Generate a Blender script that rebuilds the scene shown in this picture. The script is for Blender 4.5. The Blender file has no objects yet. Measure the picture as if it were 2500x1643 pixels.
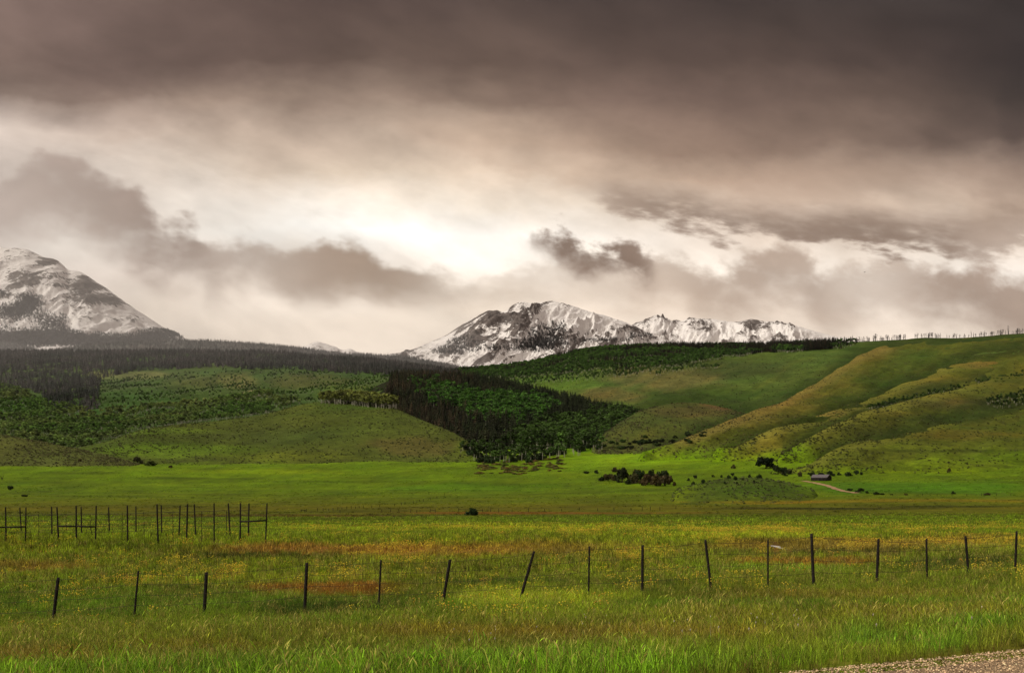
import bpy, bmesh, math, random
import numpy as np
from mathutils import Vector, Matrix, Euler

random.seed(7)
RNG = np.random.default_rng(11)
SC = bpy.context.scene
COL = SC.collection
K, CX, YH = 3000.0, 1250.0, 1170.0          # focal length in photo pixels, centre column, horizon row
EXPO = 1.0                                   # exposure in stops
EF = 2.0 ** EXPO

# ------------------------------------------------------------------ camera
cam = bpy.data.cameras.new('camera')
cam.sensor_width = 36.0
cam.lens = 36.0 * K / 2500.0
cam.shift_y = (YH - 821.5) / 2500.0
cam.clip_start = 0.1
cam.clip_end = 60000.0
cam_o = bpy.data.objects.new('camera', cam)
COL.objects.link(cam_o)
cam_o.location = (0, 0, 0)
cam_o.rotation_euler = (math.radians(90), 0, 0)
SC.camera = cam_o

SC.render.engine = 'CYCLES'
SC.cycles.use_denoising = True
SC.cycles.max_bounces = 5
SC.cycles.diffuse_bounces = 2
SC.cycles.transmission_bounces = 2
SC.cycles.volume_bounces = 0
SC.cycles.transparent_max_bounces = 8
SC.view_settings.view_transform = 'Standard'
SC.view_settings.look = 'None'
SC.view_settings.gamma = 1.0
SC.view_settings.exposure = EXPO
SC.view_settings.use_curve_mapping = False

SUN_AZ, SUN_EL = math.radians(-122), math.radians(43)   # azimuth from +Y, clockwise; sun to the left

def lin(c):
    c = np.asarray(c, float) / 255.0
    return np.where(c <= 0.04045, c / 12.92, ((c + 0.055) / 1.055) ** 2.4)

# ------------------------------------------------------------------ small node helper
class NT:
    def __init__(self, tree):
        self.t = tree; self.n = tree.nodes; self.l = tree.links
    def node(self, typ, **kw):
        nd = self.n.new(typ)
        for k, v in kw.items(): setattr(nd, k, v)
        return nd
    def put(self, sock, v):
        if hasattr(v, 'is_output') or isinstance(v, bpy.types.NodeSocket): self.l.new(v, sock)
        else: sock.default_value = v
    def m(self, op, a, b=None, c=None, clamp=False):
        nd = self.node('ShaderNodeMath', operation=op); nd.use_clamp = clamp
        self.put(nd.inputs[0], a)
        if b is not None: self.put(nd.inputs[1], b)
        if c is not None: self.put(nd.inputs[2], c)
        return nd.outputs[0]
    def ss(self, v, lo, hi):
        nd = self.node('ShaderNodeMapRange', interpolation_type='SMOOTHSTEP')
        for i, x in enumerate((v, lo, hi, 0.0, 1.0)): self.put(nd.inputs[i], x)
        return nd.outputs[0]
    def comb(self, x, y, z=0.0):
        nd = self.node('ShaderNodeCombineXYZ')
        for i, v in enumerate((x, y, z)): self.put(nd.inputs[i], v)
        return nd.outputs[0]
    def noise(self, vec, scale, detail=4, rough=0.5, dist=0.0, lac=2.0):
        nd = self.node('ShaderNodeTexNoise')
        if vec is not None: self.l.new(vec, nd.inputs['Vector'])
        nd.inputs['Scale'].default_value = scale; nd.inputs['Detail'].default_value = detail
        nd.inputs['Roughness'].default_value = rough; nd.inputs['Distortion'].default_value = dist
        nd.inputs['Lacunarity'].default_value = lac
        return nd.outputs['Fac']
    def mix(self, f, a, b, blend='MIX'):
        nd = self.node('ShaderNodeMix', data_type='RGBA', blend_type=blend)
        self.put(nd.inputs[0], f); self.put(nd.inputs[6], a); self.put(nd.inputs[7], b)
        return nd.outputs[2]
    def ramp(self, fac, stops, interp='LINEAR'):
        nd = self.node('ShaderNodeValToRGB'); cr = nd.color_ramp; cr.interpolation = interp
        while len(cr.elements) > len(stops): cr.elements.remove(cr.elements[-1])
        while len(cr.elements) < len(stops): cr.elements.new(1.0)
        for e, (p, c) in zip(cr.elements, stops):
            e.position = p; e.color = (c[0], c[1], c[2], 1)
        self.l.new(fac, nd.inputs[0])
        return nd.outputs[0]
    def curve(self, v, pts):
        nd = self.node('ShaderNodeFloatCurve'); cu = nd.mapping.curves[0]
        cu.points[0].location = pts[0]; cu.points[1].location = pts[-1]
        for p in pts[1:-1]: cu.points.new(*p)
        for p in cu.points: p.handle_type = 'AUTO_CLAMPED'
        nd.mapping.update()
        self.l.new(v, nd.inputs['Value'])
        return nd.outputs[0]
    def attr(self, name, typ='GEOMETRY'):
        return self.node('ShaderNodeAttribute', attribute_name=name, attribute_type=typ)

# ------------------------------------------------------------------ world: overcast sky
W = bpy.data.worlds.new('World'); SC.world = W; W.use_nodes = True
W.node_tree.nodes.clear()
w = NT(W.node_tree)
tc = w.node('ShaderNodeTexCoord')
sp = w.node('ShaderNodeSeparateXYZ'); w.l.new(tc.outputs['Generated'], sp.inputs[0])
dx, dy, dz = sp.outputs
yy = w.m('MAXIMUM', dy, 0.42)
PX = w.m('MULTIPLY_ADD', w.m('DIVIDE', dx, yy), 3.0, 1.25)      # thousands of photo pixels
PY = w.m('MULTIPLY_ADD', w.m('DIVIDE', dz, yy), -3.0, 1.17)
pv = w.comb(PX, w.m('MULTIPLY', PY, 1.7), 0.0)
pvr = w.comb(w.m('ADD', w.m('MULTIPLY', PX, 0.93), w.m('MULTIPLY', PY, 0.37)), w.m('MULTIPLY', w.m('SUBTRACT', w.m('MULTIPLY', PY, 0.93), w.m('MULTIPLY', PX, 0.30)), 2.6), 1.7)
pv2 = w.comb(w.m('ADD', PX, 7.3), w.m('MULTIPLY', PY, 1.7), 3.1)
big1 = w.noise(pv, 1.7, 5, 0.52); big2 = w.noise(pv2, 2.1, 6, 0.55)
WX = w.m('MULTIPLY_ADD', w.m('SUBTRACT', big1, 0.5), 0.34, PX)
WY = w.m('MULTIPLY_ADD', w.m('SUBTRACT', big2, 0.5), 0.22, PY)
ROWS = [
 (0,   [(128,110,104),(108,92,86),(97,82,77),(90,76,72),(86,74,70),(80,69,66),(76,66,63),(70,62,60),(64,57,56)]),
 (150, [(122,105,98),(108,92,86),(106,90,83),(110,94,86),(106,90,82),(97,82,76),(90,76,70),(80,68,64),(65,57,56)]),
 (240, [(128,112,104),(125,108,100),(160,142,130),(150,132,120),(130,112,101),(118,100,92),(112,95,87),(108,92,84),(70,61,58)]),
 (350, [(205,192,183),(190,174,162),(200,183,168),(208,190,174),(190,170,153),(150,129,115),(135,116,104),(140,121,110),(92,79,74)]),
 (420, [(205,193,185),(215,203,193),(208,192,176),(222,206,189),(222,204,187),(190,169,151),(168,147,132),(180,160,145),(150,132,121)]),
 (500, [(222,212,205),(228,219,210),(232,222,212),(232,221,208),(230,219,206),(215,201,187),(190,171,156),(196,179,164),(185,167,152)]),
 (580, [(225,216,208),(232,225,217),(243,240,235),(246,244,240),(244,240,235),(232,222,212),(215,200,187),(212,198,185),(215,201,189)]),
 (660, [(228,217,208),(228,216,206),(232,222,211),(240,232,224),(240,232,223),(232,222,211),(235,226,217),(236,228,219),(236,228,220)]),
 (760, [(226,213,201),(236,223,210),(236,223,209),(236,223,209),(236,224,210),(222,207,193),(215,201,188),(220,207,195),(222,210,199)]),
 (880, [(232,219,205)] * 9),
]
fx = w.m('DIVIDE', WX, 2.5, clamp=True)
sky = None; prev = None
for py, cols in ROWS:
    r = w.ramp(fx, [((i * 300 + 50) / 2500, lin(c)) for i, c in enumerate(cols)], 'B_SPLINE')
    if sky is None: sky = r
    else:
        f = w.node('ShaderNodeMapRange'); f.inputs[1].default_value = prev / 1000; f.inputs[2].default_value = py / 1000
        w.l.new(WY, f.inputs[0])
        sky = w.mix(f.outputs[0], sky, r)
    prev = py
# fine billow texture over everything
fine = w.noise(pv, 6.0, 8, 0.6, 0.3)
mid_ = w.noise(pvr, 2.0, 7, 0.56, 0.25)
tex = w.m('ADD', w.m('MULTIPLY_ADD', fine, 0.30, 0.32), w.m('MULTIPLY', mid_, 1.06))
tc3 = w.comb(tex, tex, tex)
sky = w.mix(1.0, sky, tc3, 'MULTIPLY')

def cloud(sky, top_pts, thick_pts, str_pts, col_stops, edge=0.03, amp=1.5, seed=0.0, nscale=7.0, flip=False, lo=0.38, hi=0.95, squash=1.35):
    """a bank of ragged cumulus: density from a profile along a curve, broken up by fractal noise"""
    nv = w.comb(w.m('ADD', PX, seed), w.m('MULTIPLY', w.m('SUBTRACT', PY, w.m('MULTIPLY', PX, 0.12)), squash), seed * 0.7)
    n1 = w.noise(nv, nscale, 9, 0.58, 0.1)
    n2 = w.noise(nv, nscale * 0.4, 4, 0.5, 0.1)
    n3 = w.noise(nv, nscale * 4.0, 5, 0.6, 0.2)
    f = w.m('DIVIDE', PX, 2.5, clamp=True)
    N = lambda pts, s: [(p / 2500, v * s) for p, v in pts]
    top = w.curve(f, N(top_pts, 0.001)); th = w.curve(f, N(thick_pts, 0.001)); st = w.curve(f, N(str_pts, 1.0))
    dep = w.m('SUBTRACT', top, PY) if flip else w.m('SUBTRACT', PY, top)
    dep = w.m('ADD', dep, w.m('MULTIPLY', w.m('SUBTRACT', n2, 0.5), 0.10))
    dep = w.m('ADD', dep, w.m('MULTIPLY', w.m('SUBTRACT', n1, 0.5), 0.13))
    a = w.ss(dep, -edge, edge)
    b = w.ss(dep, th, w.m('MULTIPLY', th, 0.15))
    prof = w.m('MULTIPLY', a, b)
    den = w.m('ADD', prof, w.m('MULTIPLY', w.m('SUBTRACT', n1, 0.5), amp))
    den = w.m('ADD', den, w.m('MULTIPLY', w.m('SUBTRACT', n3, 0.5), 0.22))
    al = w.m('MULTIPLY', w.m('MULTIPLY', w.ss(den, lo, hi), w.ss(prof, 0.02, 0.3)), st, clamp=True)
    c = w.ramp(f, [(p / 2500, lin(x)) for p, x in col_stops])
    sh = w.m('ADD', w.m('MULTIPLY_ADD', n1, 0.55, 0.50), w.m('MULTIPLY', n2, 0.45))
    c = w.mix(1.0, c, w.comb(sh, sh, sh), 'MULTIPLY')
    return w.mix(al, sky, c)

# ragged veils hanging under the upper deck
sky = cloud(sky, [(0,300),(300,330),(600,300),(900,320),(1200,400),(1500,480),(1800,520),(2100,480),(2500,520)],
            [(0,160),(600,180),(1200,200),(1800,240),(2500,200)],
            [(0,.35),(300,.45),(700,.35),(1000,.25),(1300,.35),(1600,.45),(2000,.5),(2500,.5)],
            [(0,(176,160,150)),(700,(186,165,148)),(1300,(176,154,136)),(2500,(150,131,118))], edge=0.08, amp=2.6, seed=8.4, nscale=3.2, flip=True, lo=0.3, hi=1.3, squash=2.0)
# long dark streak on the right (crisp lower edge)
sky = cloud(sky, [(0,300),(1350,455),(1480,500),(1600,535),(1700,560),(1760,590),(1900,606),(2100,612),(2270,632),(2400,615),(2500,600)],
            [(0,60),(1500,130),(1700,160),(2000,170),(2500,200)],
            [(0,0),(1380,0),(1480,.55),(1580,.8),(1700,.85),(1900,.9),(2250,.95),(2380,.7),(2500,.6)],
            [(0,(140,120,107)),(2500,(140,122,110))], edge=0.03, amp=1.8, seed=3.7, nscale=6, flip=True, lo=0.2, hi=1.1, squash=3.0)
# main cumulus bank
sky = cloud(sky, [(0,420),(60,385),(130,372),(220,395),(300,440),(400,512),(480,545),(530,590),(640,585),(720,622),(800,606),(860,594),(940,618),(1040,634),(1150,660),
                  (1300,640),(1420,632),(1560,640),(1640,606),(1720,645),(1830,630),(1930,602),(2030,672),(2120,655),(2220,648),(2340,655),(2430,690),(2500,705)],
            [(0,330),(300,330),(500,260),(700,230),(900,200),(1100,160),(1300,180),(1600,210),(1900,220),(2400,220),(2500,220)],
            [(0,.8),(200,.95),(450,1),(560,.75),(700,.8),(850,1),(1000,.85),(1200,.4),(1400,.4),(1600,.65),(1900,.85),(2100,.6),(2350,.95),(2500,.95)],
            [(0,(178,163,155)),(450,(158,141,131)),(900,(165,146,130)),(1500,(170,151,136)),(2500,(160,143,131))], edge=0.045, amp=1.75, seed=0.9, nscale=5.5, lo=0.12, hi=1.0, squash=1.5)
# small dark wisp in the middle
sky = cloud(sky, [(0,480),(1280,535),(1340,545),(1420,572),(1500,590),(1570,632),(1700,690),(2500,900)],
            [(0,40),(1300,130),(1420,170),(1560,130),(2500,40)],
            [(0,0),(1240,0),(1300,.7),(1400,.95),(1540,.95),(1600,.3),(1660,0),(2500,0)],
            [(0,(128,109,97)),(2500,(128,109,97))], edge=0.045, amp=2.6, seed=5.2, nscale=8, lo=0.3, hi=1.1)
# away from the framed part of the sky the same overcast goes on evenly
gen = w.noise(tc.outputs['Generated'], 2.2, 6, 0.55, 0.4)
genc = w.ramp(gen, [(0.25, lin((112,97,90))), (0.5, lin((150,134,124))), (0.78, lin((205,190,178)))])
gm = w.node('ShaderNodeGamma'); w.l.new(sky, gm.inputs[0]); gm.inputs[1].default_value = 1.14
sky = w.mix(1.0, gm.outputs[0], (1.24, 1.22, 1.185, 1), 'MULTIPLY')
front = w.ss(dy, 0.40, 0.80)
sky = w.mix(front, genc, sky)
nish = w.node('ShaderNodeTexSky', sky_type='NISHITA'); nish.sun_disc = False
nish.sun_elevation = SUN_EL; nish.sun_rotation = SUN_AZ; nish.air_density = 1.0; nish.dust_density = 3.0
bg1 = w.node('ShaderNodeBackground'); w.l.new(nish.outputs[0], bg1.inputs[0]); bg1.inputs[1].default_value = 0.05
bg2 = w.node('ShaderNodeBackground'); w.l.new(sky, bg2.inputs[0]); bg2.inputs[1].default_value = 1.0 / EF
mxs = w.node('ShaderNodeMixShader'); mxs.inputs[0].default_value = 0.995
w.l.new(bg1.outputs[0], mxs.inputs[1]); w.l.new(bg2.outputs[0], mxs.inputs[2])
wo = w.node('ShaderNodeOutputWorld'); w.l.new(mxs.outputs[0], wo.inputs['Surface'])
W.cycles.sampling_method = 'MANUAL'; W.cycles.sample_map_resolution = 512

# ------------------------------------------------------------------ sun behind thin cloud
sl = bpy.data.lights.new('sun', 'SUN'); sl.energy = 1.5; sl.angle = math.radians(14); sl.color = (1.0, 0.93, 0.82)
so = bpy.data.objects.new('sun', sl); COL.objects.link(so)
sd = Vector((math.sin(SUN_AZ) * math.cos(SUN_EL), math.cos(SUN_AZ) * math.cos(SUN_EL), math.sin(SUN_EL)))
so.rotation_euler = sd.to_track_quat('Z', 'Y').to_euler()
so.location = (-60, 30, 80)

# ------------------------------------------------------------------ noise, tables, terrain functions
_perm = np.random.default_rng(3).permutation(512)
_perm = np.concatenate([_perm, _perm, _perm])
_g = np.random.default_rng(4).normal(size=(512, 2)); _g /= np.linalg.norm(_g, axis=1)[:, None]
def perlin(x, y, seed=0):
    x = np.asarray(x, float) + seed * 17.13; y = np.asarray(y, float) + seed * 9.71
    xi = np.floor(x).astype(int); yi = np.floor(y).astype(int)
    xf = x - xi; yf = y - yi
    u = xf * xf * xf * (xf * (xf * 6 - 15) + 10); v = yf * yf * yf * (yf * (yf * 6 - 15) + 10)
    def gr(ix, iy, fx_, fy_):
        g = _g[_perm[(_perm[ix & 511] + iy) & 511]]
        return g[..., 0] * fx_ + g[..., 1] * fy_
    a = gr(xi, yi, xf, yf); b = gr(xi + 1, yi, xf - 1, yf)
    c = gr(xi, yi + 1, xf, yf - 1); d = gr(xi + 1, yi + 1, xf - 1, yf - 1)
    return (a + u * (b - a)) * (1 - v) + (c + u * (d - c)) * v
def fbm(x, y, octv=4, gain=0.5, seed=0):
    s = 0; a = 1.0; f = 1.0; tot = 0
    for i in range(octv):
        s = s + a * perlin(x * f, y * f, seed + i * 3); tot += a; a *= gain; f *= 2.03
    return s / tot * 1.5
def ridged(x, y, octv=5, gain=0.5, seed=0):
    s = 0; a = 1.0; f = 1.0; tot = 0
    for i in range(octv):
        s = s + a * (1 - np.abs(perlin(x * f, y * f, seed + i * 5)) * 2.2); tot += a; a *= gain; f *= 2.1
    return s / tot
def sstep(a, b, x):
    t = np.clip((np.asarray(x, float) - a) / (b - a), 0, 1); return t * t * (3 - 2 * t)

_PXG = np.arange(-900, 3500, 4.0)
def smooth_tab(px, v, sig=14):
    y = np.interp(_PXG, px, v)
    n = int(sig / 4 * 4); k = np.exp(-0.5 * ((np.arange(-n, n + 1) * 4) / sig) ** 2); k /= k.sum()
    return np.convolve(np.pad(y, n, mode='edge'), k, 'valid')

# valley floor: height below the camera over distance, left / middle / right of the picture
DT = np.array([-30, 4, 8, 11, 14, 18, 24, 30, 35, 45, 60, 67, 75, 120, 200, 300, 400, 550, 700, 800, 950, 1150, 1500, 3200.])
ZL = np.array([-1.75,-1.75,-1.8,-1.95,-2.3,-2.75,-3.3,-3.75,-4.13,-4.2,-3.75,-3.28,-3.35,-4.8,-7,-9.3,-10.7,-10,-7,-3,10,16,26,70])
ZM = np.array([-1.75,-1.75,-1.75,-1.85,-2.1,-2.5,-2.95,-3.3,-3.43,-3.65,-3.6,-3.5,-3.6,-4.8,-7,-9.3,-10.7,-10.6,-7.5,-2,9,26,44,100])
ZR = np.array([-1.75,-1.75,-1.75,-1.75,-1.82,-2.0,-2.35,-2.6,-2.72,-3.0,-3.2,-3.3,-3.4,-4.7,-6.8,-8.6,-8.8,-6.0,0.6,8,24,38,60,120])
_DL = np.log(np.arange(0, 3300) + 40.0)
def _sm1(z):
    # resample on a fine log grid and smooth a little
    g = np.linspace(math.log(10), math.log(3240), 1600)
    v = np.interp(np.exp(g) - 40, DT, z)
    k = np.exp(-0.5 * (np.arange(-24, 25) / 7.0) ** 2); k /= k.sum()
    return g, np.convolve(np.pad(v, 24, mode='edge'), k, 'valid')
_TL, _TM, _TR = _sm1(ZL), _sm1(ZM), _sm1(ZR)
RP0 = np.array([2.34, 10.8]); RT = np.array([0.879, 0.478]); RT = RT / np.linalg.norm(RT); RN = np.array([RT[1], -RT[0]])
def road_s(x, y):
    return (x - RP0[0]) * RN[0] + (y - RP0[1]) * RN[1] + 0.12 * fbm(x * 0.9, y * 0.9, 3, 0.6, 21)
def z_floor(x, y):
    x = np.asarray(x, float); y = np.asarray(y, float)
    d = np.maximum(y, 6.0)
    px = np.clip(CX + K * x / d, -700, 3200)
    g = np.log(np.clip(y, -29, 3190) + 40.0)
    l = np.interp(g, *_TL); m = np.interp(g, *_TM); r = np.interp(g, *_TR)
    t1 = px / 1250.0; t2 = (px - 1250.0) / 1250.0
    z = np.where(px < 1250, l + (m - l) * np.clip(t1, -0.3, 1), m + (r - m) * np.clip(t2, 0, 1.3))
    far = sstep(15, 60, y)
    z = z + 0.07 * sstep(9, 16, y) * fbm(x / 3.1, y / 3.1, 3, 0.5, 1) + far * 0.16 * fbm(x / 17, y / 17, 3, 0.5, 2)
    z = z + sstep(150, 500, y) * 1.2 * fbm(x / 110, y / 110, 4, 0.5, 5)
    # low sage knoll in front of the barn
    s = road_s(x, y)
    z = z - 0.14 * sstep(13, 20, y) * sstep(60, 40, y)
    return z + (-1.75 - z) * sstep(-1.6, 0.05, s)

class Hill:
    def __init__(self, name, pts, amp=6.0, lam=170.0, foot=None, seed=0, shape=0.5, back=0.28, sig=14, rill=0.0, end=30.0):
        self.end = end
        p = np.array(pts, float)
        self.name = name; self.p0, self.p1 = p[0, 0], p[-1, 0]
        self.c = smooth_tab(p[:, 0], p[:, 1], sig); self.dc = smooth_tab(p[:, 0], p[:, 2], 20); self.df = smooth_tab(p[:, 0], p[:, 3], 20)
        self.amp, self.lam, self.seed, self.shape, self.back, self.rill = amp, lam, seed, shape, back, rill
    def ev(self, px, d):
        px = np.asarray(px, float); d = np.asarray(d, float)
        c = np.interp(px, _PXG, self.c); dc = np.interp(px, _PXG, self.dc); df = np.interp(px, _PXG, self.df)
        zc = (YH - c) / K * dc
        zf = z_floor((px - CX) / K * df, df) - 2.0
        t = (d - df) / (dc - df)
        tc_ = np.clip(t, 0, 1)
        S = self.shape * tc_ * tc_ * (3 - 2 * tc_) + (1 - self.shape) * tc_ * (1.6 - 0.6 * tc_)
        pf = YH - K * zf / df
        z = np.where(t <= 1, d, dc) / K * (YH - (pf + (c - pf) * S))
        bd = np.maximum(d - dc, 0); wd = 0.12 * (dc - df)
        z = z - self.back * (np.sqrt(bd * bd + wd * wd) - wd)
        x = (px - CX) / K * d
        env = np.clip(tc_ * 3, 0, 1) * np.clip(1.25 - tc_, 0.12, 1)
        z = z + self.amp * env * fbm(x / self.lam, d / self.lam, 4, 0.5, self.seed)
        if self.rill:
            z = z + 0.3 * self.rill * env * ridged((0.92 * x - 0.39 * d) / (self.lam * 0.17), (d + 0.4 * x) / (self.lam * 1.6), 3, 0.55, self.seed + 80)
            z = z + self.rill * env * ridged((x - 0.6 * d) / (self.lam * 0.5), (d + 0.6 * x) / (self.lam * 2.2), 3, 0.5, self.seed + 40)
        z = np.where(t < 0, zf + 200 * np.clip(t, -1, 0), z)
        e = np.ones(px.shape)
        if self.p0 > -200: e = e * sstep(self.p0, self.p0 + self.end, px)
        if self.p1 < 2700: e = e * sstep(self.p1, self.p1 - self.end, px)
        z = zf - 4 + (z - zf + 4) * e
        self.e = e
        return np.where((px < self.p0) | (px > self.p1) | (t < -0.05), -1e6, z)
    def mesh_grid(self, nu, nt, tmax=1.35):
        px = np.linspace(self.p0, self.p1, nu)
        t = np.concatenate([np.linspace(-0.03, 1.0, nt), np.linspace(1.0, tmax, max(6, nt // 8))[1:]])
        P, T = np.meshgrid(px, t)
        dc = np.interp(P, _PXG, self.dc); df = np.interp(P, _PXG, self.df)
        D = df + T * (dc - df)
        Z = self.ev(P, D)
        return (P - CX) / K * D, D, Z

# photo column, crest row, crest distance, foot distance
H_C = Hill('hill', [(-700,1030,1180,960),(-300,1042,1150,950),(0,1060,1120,940),(81,1075,1100,935),(161,1090,1080,930),(242,1107,1050,930),(309,1125,1010,925),(350,1138,985,925),(400,1160,975,930)], 1.5, 60, seed=51)
H_D = Hill('hill', [(120,1120,1060,1000),(188,1093,1090,990),(269,1076,1140,985),(309,1060,1160,980),(363,1045,1220,975),(457,1034,1300,970),(538,1027,1370,965),(640,1013,1450,960),(692,1000,1480,960),(738,987,1500,960),(784,980,1510,960),(876,980,1500,960),(953,990,1450,960),(1030,1026,1340,960),(1091,1048,1250,965),(1128,1066,1180,975),(1168,1098,1100,985),(1188,1125,1060,990),(1230,1165,1050,995)], 3.0, 130, seed=52)
H_E = Hill('hill', [(-700,855,3300,1350),(0,868,3300,1350),(300,866,3300,1350),(640,866,3300,1350),(900,886,3200,1400),(1000,897,3100,1450),(1100,910,3000,1500),(1250,955,2900,1500),(1400,1000,2800,1600)], 34, 420, seed=53, shape=0.35, rill=22)
H_F = Hill('ridge', [(-700,880,4700,3100),(40,866,4700,3100),(113,862,4700,3100),(161,852,4700,3100),(229,843,4650,3100),(296,839,4600,3050),(390,836,4600,3050),(457,834,4600,3050),(538,838,4600,3050),(640,844,4550,3000),(753,856,4500,3000),(833,866,4500,3000),(907,869,4400,3000),(990,873,4300,2950),(1060,887,4200,2900),(1106,896,4100,2900),(1137,904,4000,2900),(1300,930,3900,2900)], 26, 380, seed=54, rill=15)
H_F2 = Hill('ridge', [(-700,815,5900,4700),(0,833,5800,4700),(40,838,5800,4700),(81,851,5800,4700),(113,860,5800,4700),(160,873,5800,4700),(240,900,5800,4700)], 20, 400, seed=55)
H_G = Hill('hill', [(868,985,2350,1200),(905,948,2330,1160),(960,926,2300,1120),(1060,926,2250,1090),(1137,928,2200,1080),(1200,938,2100,1075),(1300,966,1900,1080),(1400,992,1720,1090),(1480,1014,1600,1110),(1540,1024,1520,1130),(1600,1045,1450,1160),(1660,1070,1400,1180)], 10, 220, seed=56)
H_H = Hill('hill', [(950,935,3100,1600),(1050,918,3050,1550),(1137,908,3000,1500),(1205,902,3000,1500),(1267,895,3000,1500),(1313,887,2980,1480),(1344,880,2960,1450),(1390,868,2940,1420),(1420,861,2930,1400),(1482,855,2920,1350),(1543,853,2900,1300),(1600,850,2880,1250),(1776,850,2850,1120),(1868,848,2820,1080),(1960,844,2780,1050),(2083,838,2720,1000),(2194,832,2680,980),(2253,827,2660,960),(2326,827,2640,950),(2400,824,2620,940),(2459,818,2610,930),(2500,816,2600,920),(2800,800,2600,900),(3200,785,2600,900)], 8, 260, seed=57, shape=0.3, rill=9)
H_K = Hill('hill', [(1425,1110,1120,1060),(1445,1085,1150,1060),(1470,1062,1180,1055),(1500,1040,1220,1050),(1561,1002,1300,1030),(1640,984,1400,1010),(1700,982,1450,1000),(1760,992,1440,980),(1850,1020,1380,960),(1950,1062,1250,950),(2020,1110,1100,950),(2080,1150,1050,950)], 3, 110, seed=58)
H_S1 = Hill('hill', [(1540,1140,1000,960),(1600,1112,1030,975),(1650,1090,1060,975),(1690,1070,1100,970),(1745,1048,1150,950),(1850,1006,1300,930),(1900,991,1380,920),(2003,935,1750,910),(2047,904,1950,905),(2106,866,2250,900),(2165,845,2560,900),(2230,833,2620,900),(2330,831,2600,900),(2430,825,2570,900),(2560,814,2550,900),(2800,802,2550,900),(3100,790,2550,900)], 6, 150, seed=59, shape=0.12, rill=14, sig=10)
H_S2 = Hill('hill', [(1720,1135,960,925),(1780,1106,980,922),(1830,1079,1010,920),(1900,1048,1080,900),(2003,1017,1250,890),(2106,980,1450,880),(2194,946,1650,880),(2282,908,1900,880),(2370,872,2180,880),(2440,858,2330,880),(2500,850,2430,880),(2700,840,2500,880),(3100,830,2500,880)], 5, 130, seed=60, shape=0.12, rill=10, sig=10)
H_S3 = Hill('hill', [(1880,1125,900,880),(1960,1080,920,880),(2030,1042,960,880),(2118,1004,1060,870),(2165,996,1120,865),(2223,980,1220,860),(2312,958,1400,850),(2400,934,1600,840),(2500,914,1800,830),(2800,885,2100,820),(3100,870,2200,820)], 5, 120, seed=61, shape=0.15, rill=8, sig=10)
H_S4 = Hill('hill', [(1860,1185,830,790),(1920,1160,835,790),(1990,1130,850,790),(2030,1104,880,780),(2076,1087,900,770),(2135,1073,960,760),(2223,1051,1050,750),(2312,1028,1150,740),(2400,1008,1250,735),(2500,993,1350,730),(2800,962,1600,730),(3100,940,1700,730)], 4, 100, seed=62, shape=0.2, rill=6, sig=10)
H_N = Hill('knoll', [(1600,1208,545,440),(1680,1186,560,440),(1740,1172,568,440),(1800,1165,572,442),(1860,1167,572,446),(1920,1177,566,452),(1970,1190,560,458),(2040,1212,550,465)], 0.4, 30, seed=63, shape=0.4, back=0.12, end=60)
HILLS = [H_C, H_D, H_E, H_F, H_F2, H_G, H_H, H_K, H_S1, H_S2, H_S3, H_S4, H_N]

def z_total(x, y):
    z = z_floor(x, y); px = CX + K * np.asarray(x, float) / np.maximum(y, 1.0)
    p_lo, p_hi = np.min(px), np.max(px)
    for h in HILLS:
        if h.p0 <= p_hi and h.p1 >= p_lo: z = np.maximum(z, h.ev(px, y))
    return z
def project(x, y, z):
    return CX + K * x / y, YH - K * z / y
_DS = np.exp(np.linspace(math.log(8), math.log(6200), 260))
def on_ground(px, py):
    """where the sight line through a photo pixel first meets the ground"""
    x = (px - CX) / K * _DS; zl = (YH - py) / K * _DS
    hit = np.nonzero(z_total(x, _DS) >= zl)[0]
    i = hit[0] if len(hit) else len(_DS) - 1
    d = _DS[i]
    for _ in range(2 if i > 0 else 0):
        q = np.linspace(_DS[i - 1] if _ == 0 else lo, d, 24)
        hit = np.nonzero(z_total((px - CX) / K * q, q) >= (YH - py) / K * q)[0]
        m_ = max(int(hit[0]) if len(hit) else 23, 1); lo, d = q[m_ - 1], q[m_]
    x = (px - CX) / K * d
    return float(x), float(d), float(z_total(x, d))
def inpoly(px, py, poly):
    r = np.zeros(px.shape, bool); n = len(poly)
    for i in range(n):
        x0, y0 = poly[i]; x1, y1 = poly[(i + 1) % n]
        if y0 == y1: continue
        cr = ((y0 > py) != (y1 > py)) & (px < (x1 - x0) * (py - y0) / (y1 - y0) + x0)
        r ^= cr
    return r

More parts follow.
